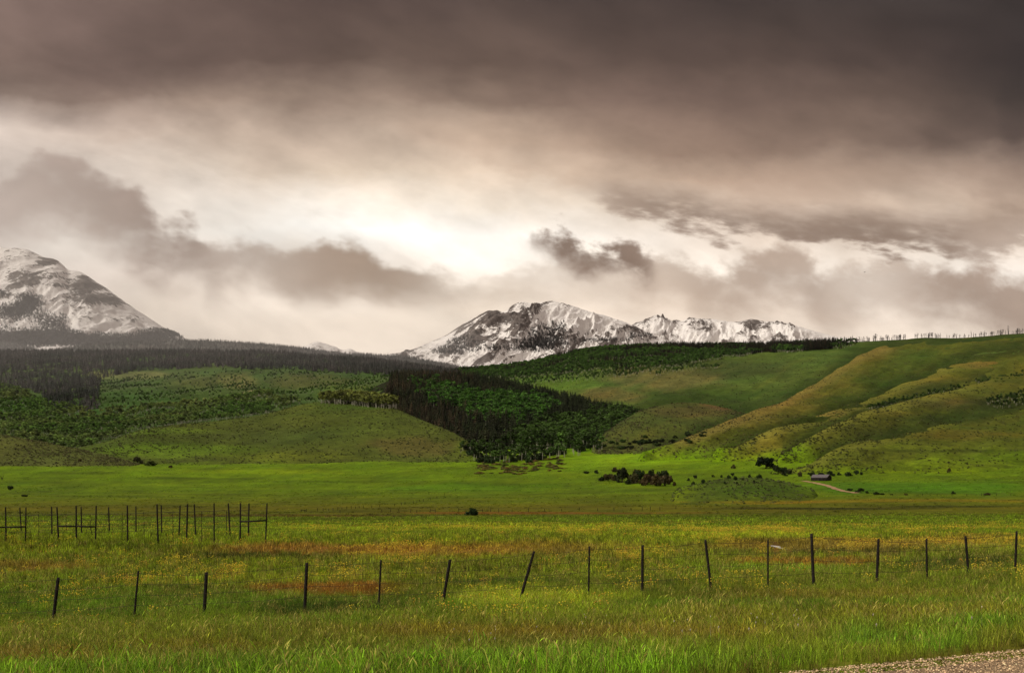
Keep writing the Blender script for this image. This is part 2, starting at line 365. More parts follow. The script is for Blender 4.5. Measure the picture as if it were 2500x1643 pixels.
# ------------------------------------------------------------------ mesh helpers
def mesh_obj(name, verts, faces, mat=None, parent=None, smooth=False, link=True):
    me = bpy.data.meshes.new(name)
    me.from_pydata([tuple(v) for v in verts], [], [tuple(f) for f in faces])
    if mat: me.materials.append(mat)
    if smooth: me.polygons.foreach_set('use_smooth', [True] * len(me.polygons))
    me.update()
    o = bpy.data.objects.new(name, me)
    if link: COL.objects.link(o)
    if parent: o.parent = parent
    return o
def grid_obj(name, X, Y, Z, mat, keep=None, cols=None, extra=None):
    nv, nu = X.shape
    me = bpy.data.meshes.new(name)
    V = np.stack([X, Y, Z], -1).reshape(-1, 3).astype(np.float32)
    i = np.arange(nv * nu).reshape(nv, nu)
    F = np.stack([i[:-1, :-1], i[:-1, 1:], i[1:, 1:], i[1:, :-1]], -1).reshape(-1, 4)
    if keep is not None:
        kf = keep[:-1, :-1] | keep[1:, 1:] | keep[:-1, 1:] | keep[1:, :-1]
        F = F[kf.reshape(-1)]
    me.vertices.add(len(V)); me.vertices.foreach_set('co', V.ravel())
    me.loops.add(F.size); me.loops.foreach_set('vertex_index', F.ravel().astype(np.int32))
    me.polygons.add(len(F)); me.polygons.foreach_set('loop_start', (np.arange(len(F)) * 4).astype(np.int32))
    me.polygons.foreach_set('use_smooth', np.ones(len(F), bool))
    me.update(calc_edges=True); me.validate()
    if cols is not None:
        a = me.color_attributes.new('col', 'FLOAT_COLOR', 'POINT')
        a.data.foreach_set('color', np.concatenate([cols.reshape(-1, 3), np.ones((V.shape[0], 1))], 1).astype(np.float32).ravel())
    for k, v in (extra or {}).items():
        a = me.attributes.new(k, 'FLOAT', 'POINT'); a.data.foreach_set('value', v.astype(np.float32).ravel())
    me.materials.append(mat)
    o = bpy.data.objects.new(name, me); COL.objects.link(o)
    return o
def tag(o, label=None, cat=None, group=None, kind=None):
    if label: o['label'] = label
    if cat: o['category'] = cat
    if group: o['group'] = group
    if kind: o['kind'] = kind
    return o
def empty(name, loc, rz=0.0):
    o = bpy.data.objects.new(name, None); COL.objects.link(o)
    o.location = loc; o.rotation_euler = (0, 0, rz); o.empty_display_size = 0.3
    return o
class MB:
    def __init__(s): s.v = []; s.f = []
    def add(s, v, f):
        b = len(s.v); s.v += [tuple(p) for p in v]; s.f += [tuple(b + i for i in q) for q in f]
    def tube(s, pts, rads, n=6, cap=True, jit=0.0):
        pts = [Vector(p) for p in pts]; rings = []; b = len(s.v)
        for i, p in enumerate(pts):
            t = (pts[min(i + 1, len(pts) - 1)] - pts[max(i - 1, 0)]).normalized()
            a = t.cross(Vector((0.13, 0.97, 0.2))).normalized(); c = t.cross(a)
            for k in range(n):
                an = 2 * math.pi * k / n; r = rads[i] * (1 + jit * (random.random() - 0.5))
                s.v.append(tuple(p + a * math.cos(an) * r + c * math.sin(an) * r))
        for i in range(len(pts) - 1):
            for k in range(n):
                s.f.append((b + i * n + k, b + i * n + (k + 1) % n, b + (i + 1) * n + (k + 1) % n, b + (i + 1) * n + k))
        if cap:
            s.f.append(tuple(b + k for k in reversed(range(n)))); s.f.append(tuple(b + (len(pts) - 1) * n + k for k in range(n)))
    def box(s, c, h, rz=0.0):
        R_ = Matrix.Rotation(rz, 3, 'Z')
        v = [Vector(c) + R_ @ Vector((sx * h[0], sy * h[1], sz * h[2])) for sz in (-1, 1) for sy in (-1, 1) for sx in (-1, 1)]
        s.add(v, [(0, 2, 3, 1), (4, 5, 7, 6), (0, 1, 5, 4), (2, 6, 7, 3), (0, 4, 6, 2), (1, 3, 7, 5)])
    def build(s, name, mat, parent=None, smooth=False, link=True):
        return mesh_obj(name, s.v, s.f, mat, parent, smooth, link)

# ------------------------------------------------------------------ materials
def new_mat(name):
    m = bpy.data.materials.new(name); m.use_nodes = True
    m.node_tree.nodes.clear()
    t = NT(m.node_tree)
    out = t.node('ShaderNodeOutputMaterial')
    return m, t, out
def principled(t, out, col, rough=0.85, normal=None, spec=0.25):
    b = t.node('ShaderNodeBsdfPrincipled')
    t.put(b.inputs['Base Color'], col); t.put(b.inputs['Roughness'], rough)
    b.inputs['Specular IOR Level'].default_value = spec
    if normal is not None: t.l.new(normal, b.inputs['Normal'])
    t.l.new(b.outputs[0], out.inputs['Surface'])
    return b
def scalecol(t, col, fac):
    return t.mix(1.0, col, t.comb(fac, fac, fac), 'MULTIPLY')
def bump(t, h, strength, dist):
    b = t.node('ShaderNodeBump'); b.inputs['Strength'].default_value = strength; b.inputs['Distance'].default_value = dist
    t.l.new(h, b.inputs['Height']); return b.outputs[0]

def mat_terrain(name, s1, s2, amp, bdist, spec=0.1):
    m, t, o = new_mat(name)
    pos = t.node('ShaderNodeNewGeometry').outputs['Position']
    c = t.attr('col').outputs['Color']
    n1 = t.noise(pos, s1, 3, 0.6); n2 = t.noise(pos, s2, 5, 0.6)
    f = t.m('MULTIPLY_ADD', t.m('SUBTRACT', n1, 0.5), amp * 2.2, 1.0)
    f = t.m('MULTIPLY', f, t.m('MULTIPLY_ADD', t.m('SUBTRACT', n2, 0.5), amp * 1.3, 1.0))
    n4 = t.noise(pos, s1 * 0.28, 4, 0.65, 0.3)
    f = t.m('MULTIPLY', f, t.m('MULTIPLY_ADD', t.m('SUBTRACT', n4, 0.5), amp * 2.0, 1.0))
    f = t.m('MAXIMUM', f, 0.08)
    warm = t.noise(pos, s2 * 2.3, 3, 0.5)
    c2 = t.mix(t.m('MULTIPLY', warm, 0.35), c, t.mix(1.0, c, (1.25, 0.95, 0.8, 1), 'MULTIPLY'))
    principled(t, o, scalecol(t, c2, f), 0.95, bump(t, n1, 0.9, bdist), spec)
    return m
M_MEADOW = mat_terrain('meadow_soil_and_turf', 2.6, 0.22, 0.55, 0.12)
M_HILL = mat_terrain('hill_grass_and_sage', 0.62, 0.06, 0.75, 1.1)
M_RIDGE = mat_terrain('forest_floor', 0.25, 0.02, 0.5, 2.0)

def mat_mountain():
    m, t, o = new_mat('snow_and_rock')
    pos = t.node('ShaderNodeNewGeometry').outputs['Position']
    rock = t.attr('rock').outputs['Fac']; wood = t.attr('wood').outputs['Fac']
    n1 = t.noise(pos, 0.035, 6, 0.68, 0.4); n2 = t.noise(pos, 0.012, 5, 0.6, 0.3)
    st = t.node('ShaderNodeMapping'); st.inputs['Scale'].default_value = (1, 1, 0.35); t.l.new(pos, st.inputs[0])
    n3 = t.noise(st.outputs[0], 0.075, 3, 0.6)
    v = t.m('ADD', rock, t.m('MULTIPLY_ADD', n1, 1.15, -0.575))
    v = t.m('ADD', v, t.m('MULTIPLY_ADD', n2, 0.7, -0.35))
    rk = t.ss(v, 0.46, 0.60)
    rc = t.ramp(n1, [(0.3, (0.055, 0.048, 0.045)), (0.5, (0.14, 0.12, 0.112)), (0.72, (0.28, 0.245, 0.225))])
    sn = t.ramp(n2, [(0.3, (0.82, 0.79, 0.78)), (0.7, (0.92, 0.89, 0.86))])
    c = t.mix(rk, sn, rc)
    wd = t.ss(t.m('ADD', wood, t.m('MULTIPLY_ADD', n3, 1.3, -0.65)), 0.45, 0.62)
    c = t.mix(wd, c, t.ramp(n1, [(0.3, (0.016, 0.016, 0.016)), (0.7, (0.075, 0.07, 0.07))]))
    principled(t, o, c, 0.8, bump(t, n1, 0.8, 14.0), 0.15)
    return m
M_MTN = mat_mountain()

def mat_foliage(name, source, trans=0.3, nscale=0.9, namp=0.7, rough=0.75, isl=0.7):
    m, t, o = new_mat(name)
    if source == 'inst': c = t.attr('col', 'INSTANCER').outputs['Color']
    else: c = t.node('ShaderNodeObjectInfo').outputs['Color']
    g = t.node('ShaderNodeNewGeometry')
    n = t.noise(g.outputs['Position'], nscale, 3, 0.6)
    f = t.m('MULTIPLY_ADD', t.m('SUBTRACT', n, 0.5), namp * 2, 1.0)
    sh = t.m('MULTIPLY_ADD', t.m('POWER', g.outputs['Random Per Island'], 1.6), isl, 1.0 - isl * 0.38)
    c = scalecol(t, c, t.m('MULTIPLY', f, sh))
    d = t.node('ShaderNodeBsdfPrincipled'); t.l.new(c, d.inputs['Base Color']); d.inputs['Roughness'].default_value = rough
    d.inputs['Specular IOR Level'].default_value = 0.2
    tr = t.node('ShaderNodeBsdfTranslucent'); t.l.new(c, tr.inputs['Color'])
    mx = t.node('ShaderNodeMixShader'); mx.inputs[0].default_value = trans
    t.l.new(d.outputs[0], mx.inputs[1]); t.l.new(tr.outputs[0], mx.inputs[2])
    t.l.new(mx.outputs[0], o.inputs['Surface'])
    return m
M_GRASS = mat_foliage('grass_blades', 'inst', 0.35, 1.3, 0.35, 0.6, 1.5)
M_LEAF_I = mat_foliage('tree_foliage_far', 'inst', 0.3, 0.25, 0.5)
M_LEAF_O = mat_foliage('tree_foliage', 'obj', 0.25, 0.3, 0.6)
M_FLOWER = mat_foliage('flower_petals', 'inst', 0.3, 3.0, 0.2)
M_STONE = mat_foliage('gravel_stone', 'inst', 0.0, 60.0, 0.35, 0.9)

def mat_plain(name, stops, scale, detail=5, rough=0.9, bdist=0.01, stretch=(1, 1, 1), spec=0.2):
    m, t, o = new_mat(name)
    tcn = t.node('ShaderNodeTexCoord'); mp = t.node('ShaderNodeMapping'); mp.inputs['Scale'].default_value = stretch
    t.l.new(tcn.outputs['Object'], mp.inputs[0])
    oi = t.node('ShaderNodeObjectInfo'); off = t.node('ShaderNodeVectorMath', operation='ADD')
    rr = t.m('MULTIPLY', oi.outputs['Random'], 37.0)
    t.l.new(mp.outputs[0], off.inputs[0]); t.l.new(t.comb(rr, rr, rr), off.inputs[1])
    n = t.noise(off.outputs[0], scale, detail, 0.65, 0.3)
    principled(t, o, t.ramp(n, stops), rough, bump(t, n, 0.8, bdist), spec)
    return m
M_POST = mat_plain('weathered_fence_wood', [(0.3, (0.006, 0.005, 0.0045)), (0.55, (0.018, 0.014, 0.012)), (0.75, (0.05, 0.042, 0.036))], 9.0, 6, 0.9, 0.008, (3, 3, 0.35))
M_WIRE = mat_plain('rusty_wire', [(0.3, (0.02, 0.014, 0.01)), (0.7, (0.06, 0.04, 0.03))], 30, 3, 0.7, 0.001)
M_TRUNK_D = mat_plain('dark_bark', [(0.3, (0.02, 0.015, 0.012)), (0.7, (0.06, 0.05, 0.04))], 3, 4, 0.95, 0.02)
M_TRUNK_A = mat_plain('aspen_bark', [(0.3, (0.10, 0.095, 0.075)), (0.45, (0.34, 0.32, 0.25)), (0.8, (0.5, 0.48, 0.38))], 2.2, 4, 0.9, 0.01)
M_SNAG = mat_plain('dead_wood', [(0.3, (0.012, 0.010, 0.010)), (0.7, (0.035, 0.03, 0.028))], 1.5, 4, 0.95, 0.02)
M_LOG = mat_plain('old_log_wall', [(0.3, (0.012, 0.009, 0.008)), (0.7, (0.045, 0.033, 0.028))], 2.5, 5, 0.95, 0.02, (0.3, 0.3, 4))
M_ROOF = mat_plain('weathered_roof_boards', [(0.3, (0.07, 0.062, 0.065)), (0.7, (0.2, 0.18, 0.185))], 3.0, 5, 0.8, 0.02, (4, 0.4, 1))
M_DOOR = mat_plain('dark_door_boards', [(0.3, (0.006, 0.005, 0.005)), (0.7, (0.02, 0.017, 0.015))], 4, 4, 0.95, 0.01)
M_DIRT = mat_plain('tan_dirt_track', [(0.3, (0.26, 0.15, 0.075)), (0.7, (0.48, 0.31, 0.17))], 0.8, 5, 0.95, 0.03)
M_ROAD = mat_plain('road_gravel_bed', [(0.3, (0.10, 0.066, 0.036)), (0.5, (0.27, 0.19, 0.11)), (0.7, (0.46, 0.34, 0.21))], 38, 6, 0.95, 0.02)
M_BIRD = mat_plain('dark_feathers', [(0.3, (0.01, 0.01, 0.01)), (0.7, (0.03, 0.028, 0.026))], 20, 3)
mw, tw, ow = new_mat('standing_water')
principled(tw, ow, (0.62, 0.60, 0.56, 1), 0.22, bump(tw, tw.noise(None, 9.0, 3), 0.5, 0.05), 0.7); M_WATER = mw  # pale base colour supplies the whiteness that a sky reflection would give

# ------------------------------------------------------------------ colours of the ground cover
REF = 0.85
def alb(c): return lin(c) / REF
def patches(px, py, base, lst):
    c = base.copy()
    for (x, y, rx, ry, col, s) in lst:
        wob = 0.9 * fbm(px / (rx * 0.55 + 20), py / (ry * 0.9 + 3), 3, 0.55, int(x) % 97)
        r = np.sqrt(((px - x) / rx) ** 2 + ((py - y) / ry) ** 2) + wob * 0.6
        a = (1 - sstep(0.45, 1.15, r))[..., None] * s
        c = c * (1 - a) + alb(col) * a
    return c
MB_PY = [1100,1130,1160,1200,1225,1240,1260,1300,1340,1380,1430,1480,1520,1560,1600,1650,1800]
MB_C = np.array([alb(c) for c in [(96,124,14),(95,120,12),(90,113,10),(86,106,12),(88,97,14),(90,88,16),(76,84,14),(86,90,18),(90,88,20),(80,84,18),(80,84,20),(70,84,20),(86,90,24),(88,86,26),(88,92,24),(82,100,20),(82,95,20)]])
RED, DRK, YEL, GRN, BRN = (106,70,36), (26,34,9), (128,120,28), (82,108,24), (108,80,28)
MEADOW_P = [
 (750,1343,340,15,RED,.85),(1030,1346,280,15,RED,.65),(60,1383,210,13,RED,.65),(780,1442,240,17,(108,56,26),.8),(1330,1344,280,22,RED,.55),
 (2050,1334,400,24,RED,.7),(1980,1377,240,13,(112,60,28),.7),(2400,1318,150,14,RED,.4),(100,1622,240,26,RED,.65),(480,1596,260,20,BRN,.5),
 (1100,1556,330,16,BRN,.55),(1520,1565,380,18,(108,76,30),.5),(2050,1460,430,18,(96,74,24),.55),(2250,1510,300,22,BRN,.35),(1750,1520,250,16,BRN,.3),
 (620,1360,340,7,DRK,.8),(300,1337,260,5,(50,60,12),.6),(760,1492,220,20,(34,50,14),.8),(200,1506,190,11,(38,60,14),.6),(420,1440,90,7,DRK,.5),
 (1200,1426,240,7,(34,54,14),.75),(1580,1430,170,7,(34,54,14),.7),(2050,1352,340,7,(44,42,14),.75),(2340,1386,190,16,(34,48,12),.8),(1050,1392,300,8,(52,58,14),.5),
 (650,1258,420,4,(74,56,14),.75),(2000,1241,300,3,DRK,.7),(2330,1236,220,3,DRK,.6),(1700,1262,300,3,(60,64,12),.5),(1300,1252,460,3.5,(112,66,22),.7),(820,1270,250,3,(60,60,12),.6),
 (380,1290,300,5,(60,70,12),.5),(1500,1275,300,4,(60,70,12),.4),(200,1155,150,4,(58,70,8),.5),(430,1168,120,4,(58,70,8),.5),(620,1150,300,8,(110,128,14),.6),
 (1320,1468,280,26,(128,128,36),.65),(1450,1505,380,18,(108,112,26),.5),(1250,1628,560,22,GRN,.4),(2200,1572,240,22,(78,114,30),.5),(2380,1540,160,18,(70,108,28),.5),
 (700,1530,260,12,(74,96,24),.5),(1900,1395,260,12,(96,110,30),.5),(1150,1290,560,10,YEL,.4),(1800,1308,380,10,YEL,.45),(780,1412,240,10,YEL,.3),
 (2250,1222,420,5,(128,108,24),.6),(1850,1226,220,5,(140,110,26),.6),(1530,1122,260,22,(112,142,16),.75),(1420,1100,160,10,(92,132,14),.6),(1150,1190,260,12,(70,110,14),.5),(2250,1190,330,20,(62,104,14),.7)]
def meadow_col(x, y, z):
    y = np.maximum(y, 6.0)
    px, py = project(x, y, z)
    b = np.stack([np.interp(py, MB_PY, MB_C[:, k]) for k in range(3)], -1)
    c = patches(px, py, b, MEADOW_P)
    v = 1 + 0.55 * fbm(x / 6.0, y / 14.0, 4, 0.6, 31)
    v = v * (1 + sstep(120, 400, y) * (0.6 * fbm(x / 45.0, y / 70.0, 5, 0.65, 35) + 0.45 * fbm(x / 160.0, y / 18.0, 4, 0.6, 36)))
    h = 0.16 * fbm(x / 25.0, y / 60.0, 3, 0.5, 33)
    c = c * v[..., None]; c[..., 0] *= (1 + h); 
    c = c * (1 - 0.16 * sstep(200, 450, y))[..., None] * np.array((1.0, 1.08, 0.9))
    return np.clip(c, 0.003, 0.9)

# ------------------------------------------------------------------ the valley floor (one sheet), road and hills
s = np.linspace(-0.85, 0.85, 330)
dd = np.concatenate([np.linspace(-20, 8, 16), np.exp(np.linspace(math.log(8.4), math.log(2600), 420))])
S_, D_ = np.meshgrid(s, dd)
X_ = S_ * (np.maximum(D_, -14) + 16); Z_ = z_floor(X_, D_)
meadow = grid_obj('meadow', X_, D_, Z_, M_MEADOW, cols=meadow_col(X_, D_, Z_))
tag(meadow, 'wide green valley meadow below the hills', None, None, 'structure')

hill_cols = {
 'C': ((76,84,36), []),
 'D': ((70,82,28), [(420,1100,220,22,(88,112,26),.7),(700,1115,200,14,(92,110,24),.5),(380,1052,200,10,(86,108,28),.6),(850,990,130,12,(58,84,26),.6),(1000,1090,120,26,(84,78,40),.6),(650,1060,200,30,(62,74,30),.5)]),
 'E': ((64,86,40), [(320,915,120,16,(110,112,66),.7),(580,930,60,22,(120,116,66),.6),(620,960,40,8,(160,150,110),.6),(480,930,90,20,(84,92,48),.6),(760,930,120,20,(80,82,44),.7),(850,960,90,22,(92,110,40),.6),(300,990,400,30,(52,84,34),.5),(150,1040,200,30,(58,78,34),.5)]),
 'F': ((86,88,84), []), 'F2': ((100,100,100), []),  # F ground paled so its colour carries the hanging mist
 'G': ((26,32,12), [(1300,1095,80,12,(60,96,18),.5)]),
 'H': ((72,92,36), [(1620,925,170,34,(98,90,54),.6),(1500,965,90,24,(100,84,52),.5),(1800,900,160,26,(54,66,32),.7),(1760,960,160,20,(52,72,22),.6),(1330,935,160,22,(74,104,32),.7),(2230,850,130,18,(66,82,28),.6),(1980,850,200,10,(50,70,20),.6)]),
 'K': ((70,80,34), [(1770,990,60,14,(112,88,54),.6),(1650,1060,160,22,(78,86,32),.6),(1700,1005,140,16,(84,70,42),.4)]),
 'S1': ((78,86,27), [(2130,860,80,24,(112,102,48),.35),(2050,915,100,44,(108,102,44),.4),(1960,980,120,34,(104,100,42),.45),(1850,1025,130,24,(104,96,40),.6),(2230,880,110,30,(60,82,26),.7),(2170,930,120,26,(56,76,22),.7),(2050,985,110,20,(48,70,18),.7)]),
 'S2': ((84,90,28), [(2390,880,110,20,(118,102,50),.5),(2300,930,130,20,(100,98,34),.6),(2330,950,150,20,(56,62,26),.7),(2450,930,90,30,(40,56,18),.7),(2020,1010,60,10,(120,90,52),.6),(2150,1000,120,14,(70,78,24),.5)]),
 'S3': ((76,82,26), [(2350,985,170,18,(74,70,36),.6),(2430,985,90,16,(46,58,20),.6),(2150,1010,120,14,(98,96,34),.5),(2260,1020,130,12,(50,62,18),.6)]),
 'S4': ((76,88,24), [(2350,1060,200,18,(84,78,26),.6),(2450,1040,130,18,(66,80,24),.6),(2250,1095,200,10,(90,106,26),.5),(2330,1100,260,5,(44,54,16),.6)]),
 'N': ((66,84,22), [(1850,1195,140,12,(62,88,18),.6)]),
}
def build_hill(h, key, nu, nt, label, mat=M_HILL, name='hill', tmax=1.35, nxt=(), crest=None, foot=0.0):
    X, D, Z = h.mesh_grid(nu, nt, tmax)
    px, py = project(X, D, Z)
    base = np.broadcast_to(alb(hill_cols[key][0]), X.shape + (3,)).copy()
    c = patches(px, py, base, hill_cols[key][1])
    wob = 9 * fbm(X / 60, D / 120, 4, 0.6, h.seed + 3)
    for q in nxt:        # darker green band just above the crest line of the next spur
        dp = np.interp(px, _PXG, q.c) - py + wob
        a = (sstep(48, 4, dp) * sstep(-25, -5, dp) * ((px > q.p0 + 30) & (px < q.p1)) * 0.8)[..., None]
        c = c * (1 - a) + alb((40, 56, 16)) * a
    if crest is not None or key in 'HK':     # broken dry streaks running down the slope
        g1 = fbm((0.92 * X - 0.39 * D) / 26, (0.39 * X + 0.92 * D) / 260, 4, 0.6, h.seed + 20)
        a = (0.5 * sstep(0.0, 0.55, g1))[..., None]; c = c * (1 - a) + c * np.array((1.5, 1.22, 1.15)) * a
        a = (0.45 * sstep(0.05, 0.5, -g1))[..., None]; c = c * (1 - a) + c * np.array((0.55, 0.72, 0.6)) * a
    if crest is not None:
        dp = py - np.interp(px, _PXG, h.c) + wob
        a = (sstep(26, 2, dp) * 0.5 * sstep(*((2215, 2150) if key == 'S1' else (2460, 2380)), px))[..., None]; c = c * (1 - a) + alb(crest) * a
    if foot:
        dcv = np.interp(px, _PXG, h.dc); dfv = np.interp(px, _PXG, h.df); t_ = (D - dfv) / (dcv - dfv) + 0.12 * fbm(X / 50, D / 50, 3, 0.5, 5)
        a = np.maximum(sstep(foot, 0.0, t_), (1 - h.e) if key != 'D' else 0 * px)
        if h.p0 > 1500: a = np.maximum(a, sstep(h.p0 + 150, h.p0 + 20, px + 4 * wob))
        if h.p1 < 2300: a = np.maximum(a, sstep(h.p1 - 130, h.p1 - 20, px + 4 * wob))
        a = a[..., None]; c = c * (1 - a) + meadow_col(X, D, Z) * a
    v = 1 + 0.45 * fbm(X / 45, D / 90, 4, 0.6, h.seed)
    c = np.clip(c * v[..., None], 0.004, 0.9)
    hh = 0.2 * fbm(X / 160, D / 200, 3, 0.5, h.seed + 7); c[..., 0] *= 1 + hh
    o = grid_obj(name, X, D, Z, mat, cols=c)
    return tag(o, label, None, None, 'structure')
build_hill(H_C, 'C', 130, 50, 'low sage hill at the left edge of the meadow')
build_hill(H_D, 'D', 300, 130, 'rounded green hill left of the forested valley', foot=0.16)
build_hill(H_E, 'E', 300, 200, 'long green slope rising to the forest on the left')
build_hill(H_F, 'F', 260, 110, 'forested ridge below the left peak', M_RIDGE, 'ridge')
build_hill(H_F2, 'F2', 110, 50, 'far forested shoulder at the left edge', M_RIDGE, 'ridge')
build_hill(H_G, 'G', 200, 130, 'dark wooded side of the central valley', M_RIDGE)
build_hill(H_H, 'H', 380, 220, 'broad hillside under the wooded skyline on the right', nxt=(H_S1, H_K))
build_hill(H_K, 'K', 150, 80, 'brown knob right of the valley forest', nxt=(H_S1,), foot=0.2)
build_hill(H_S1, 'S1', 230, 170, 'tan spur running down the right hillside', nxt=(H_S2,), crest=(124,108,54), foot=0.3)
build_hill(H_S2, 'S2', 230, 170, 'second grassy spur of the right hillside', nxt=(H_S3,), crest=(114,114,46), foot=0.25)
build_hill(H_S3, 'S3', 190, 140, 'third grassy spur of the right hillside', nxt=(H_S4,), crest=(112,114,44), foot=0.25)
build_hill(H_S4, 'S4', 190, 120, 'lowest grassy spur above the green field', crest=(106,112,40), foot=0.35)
build_hill(H_N, 'N', 130, 50, 'low sage knoll in front of the barn', M_HILL, 'knoll', foot=0.5)

# gravel road shoulder in the corner
rv = []; nl, nw = 90, 24
for i in range(nl):
    a = -30 + 60 * i / (nl - 1)
    for j in range(nw):
        b = 10.5 * (j / (nw - 1)) ** 1.5 - 0.02
        p = RP0 + RT * a + RN * b
        e = 0.16 * float(fbm(a * 0.8, 3.3, 3, 0.6, 9)) * (1 - j / (nw - 1))
        p = p + RN * e
        zz = -1.72 - 0.05 * max(0, 1 - b / 0.35) + 0.012 * float(perlin(a * 1.3, b * 1.3, 2))
        rv.append((p[0], p[1], zz))
rf = [(i * nw + j, i * nw + j + 1, (i + 1) * nw + j + 1, (i + 1) * nw + j) for i in range(nl - 1) for j in range(nw - 1)]
road = mesh_obj('road', rv, [tuple(reversed(f)) for f in rf], M_ROAD, None, True)
tag(road, 'tan gravel road shoulder in the lower right corner', None, None, 'structure')

# ------------------------------------------------------------------ mountains
class Mountain:
    def __init__(self, pts, dc, df, foot_py, shear, amp, lam, seed, bias, woodf):
        p = np.array(pts, float); self.p0, self.p1 = p[0, 0], p[-1, 0]
        self.c = smooth_tab(p[:, 0], p[:, 1], 5); self.dc, self.df, self.fp = dc, df, foot_py
        self.shear, self.amp, self.lam, self.seed, self.bias, self.woodf = shear, amp, lam, seed, bias, woodf
    def build(self, label, nu, nt):
        px = np.linspace(self.p0, self.p1, nu)
        t = np.concatenate([np.linspace(0, 1, nt) ** 0.95, np.linspace(1, 1.35, 14)[1:]])
        P, T = np.meshgrid(px, t)
        D = self.df + T * (self.dc - self.df)
        c = np.interp(P, _PXG, self.c)
        zc = (YH - c) / K * self.dc; zf = (YH - self.fp) / K * self.df
        tc_ = np.clip(T, 0, 1)
        S = 0.75 * tc_ ** 1.12 + 0.25 * tc_ * tc_ * (3 - 2 * tc_)
        zb = zf + np.maximum(zc - zf, 5) * S
        X = (P - CX) / K * D
        g = X - self.shear * zb
        wx = 0.35 * self.lam * fbm(X / (self.lam * 1.5), zb / (self.lam * 1.2), 3, 0.5, self.seed + 3)
        r1 = ridged((g + wx) / self.lam, zb / (self.lam * 3.2) + 0.2 * D / self.lam, 5, 0.55, self.seed)
        r2 = ridged((g + wx) / (self.lam * 0.33), zb / (self.lam * 0.9), 4, 0.6, self.seed + 11)
        rel = np.clip((zc - zf) / 500, 0.15, 1.2)
        env = np.clip(tc_ * 4, 0, 1) * (0.08 + 0.92 * np.clip((1 - tc_) * 3.2, 0, 1)) * rel
        Z = zb + self.amp * env * (r1 - 0.55) + self.amp * 0.25 * env * (r2 - 0.5)
        bd = np.maximum(D - self.dc, 0)
        Z = Z - 0.55 * bd * (T > 1)
        px2, py2 = project(X, D, Z)
        rock = self.bias(px2, py2, r1, r2, tc_)
        wood = self.woodf(px2, py2)
        o = grid_obj('mountain', X, D, Z, M_MTN, extra={'rock': rock, 'wood': wood})
        self.pts = (X, D, Z, px2, py2, wood)
        return tag(o, label, None, None, 'structure')
def blob(px, py, lst):
    r = np.zeros(px.shape)
    for (x, y, rx, ry, s) in lst:
        q = ((px - x) / rx) ** 2 + ((py - y) / ry) ** 2
        r = r + s * np.exp(-q)
    return r
def bias_c(px, py, r1, r2, t):
    b = 0.24 + 1.0 * (r1 - 0.55) + 1.05 * (r2 - 0.5)
    b = b + blob(px, py, [(1205,772,36,20,.34),(1275,750,28,18,.36),(1150,800,40,30,.10),(1190,820,60,34,.04),(1330,760,30,30,.15),(1480,770,110,26,-.35),(1400,780,60,30,-.25),(1060,835,50,14,-.3),(1300,790,16,40,-.2),(1230,800,14,36,-.2)])
    return b
def wood_c(px, py):
    return blob(px, py, [(1320,815,55,34,.5),(1300,845,90,18,.45),(1130,835,60,26,.42),(1370,790,30,30,.25),(1560,818,60,10,.35),(1480,832,120,10,.35),(1090,858,60,12,.4),(1220,850,60,10,.2)])
def bias_l(px, py, r1, r2, t):
    b = 0.12 + 0.8 * (r1 - 0.55) + 0.6 * (r2 - 0.5)
    return b + blob(px, py, [(215,690,45,30,.55),(270,730,50,24,.45),(330,775,50,18,.35),(120,640,30,12,.4),(60,680,60,22,.35),(20,720,40,14,.35),(190,740,50,30,.12),(90,710,70,10,-.3),(300,800,60,12,-.3),(60,640,30,14,-.15)])
def wood_l(px, py):
    return blob(px, py, [(75,735,34,26,.75),(30,760,50,22,.6),(130,785,50,26,.6),(5,715,20,12,.5),(100,820,120,16,.8),(250,832,160,15,.9),(380,815,60,14,.7),(20,835,80,18,.7),(-120,800,120,60,.8)])
def bias_r(px, py, r1, r2, t):
    b = 0.14 + 1.1 * (r1 - 0.55) + 0.7 * (r2 - 0.5)
    return b + blob(px, py, [(1600,795,60,26,-.12),(1750,795,40,18,.25),(1835,800,35,24,.35),(1790,810,25,18,-.3),(1900,805,40,14,-.05),(1980,825,60,12,-.1),(1700,815,40,14,-.2)])  # left end of the range kept snowier, its paleness standing for mist
def wood_r(px, py): return blob(px, py, [(1860,840,200,6,.3)])
M_L = Mountain([(-700,520),(-300,545),(-120,585),(0,604),(64,609),(89,621),(108,630),(134,634),(151,644),(165,660),(186,661),(204,667),(229,684),(258,702),(296,731),(336,759),(376,783),(398,799),(430,815),(457,829),(520,855),(600,885)], 8200, 6300, 890, 0.35, 120, 420, 70, bias_l, wood_l)
M_L.build('snowy peak with dark rock ridge at the left edge', 420, 260)
M_C = Mountain([(900,885),(960,866),(985,862),(1021,849),(1061,834),(1089,820),(1123,797),(1150,782),(1175,767),(1185,764),(1193,757),(1203,760),(1212,756),(1224,763),(1236,760),(1245,751),(1261,740),(1276,737),(1297,740),(1322,736),(1353,735),(1374,742),(1405,750),(1451,763),(1497,777),(1528,788),(1559,803),(1600,821),(1680,850),(1760,880)], 7600, 6000, 905, 1.0, 200, 330, 71, bias_c, wood_c)
M_C.build('snowy mountain with rocky crest in the centre', 520, 280)
M_R = Mountain([(1450,850),(1500,815),(1540,795),(1577,782),(1590,777),(1604,769),(1623,774),(1644,786),(1663,785),(1684,777),(1727,780),(1746,779),(1767,783),(1801,788),(1831,781),(1868,786),(1914,789),(1954,798),(1991,809),(2037,820),(2083,828),(2150,840),(2300,865)], 9800, 8000, 900, 0.8, 220, 420, 72, bias_r, wood_r)
M_R.build('far snowy range behind the wooded skyline', 420, 170)
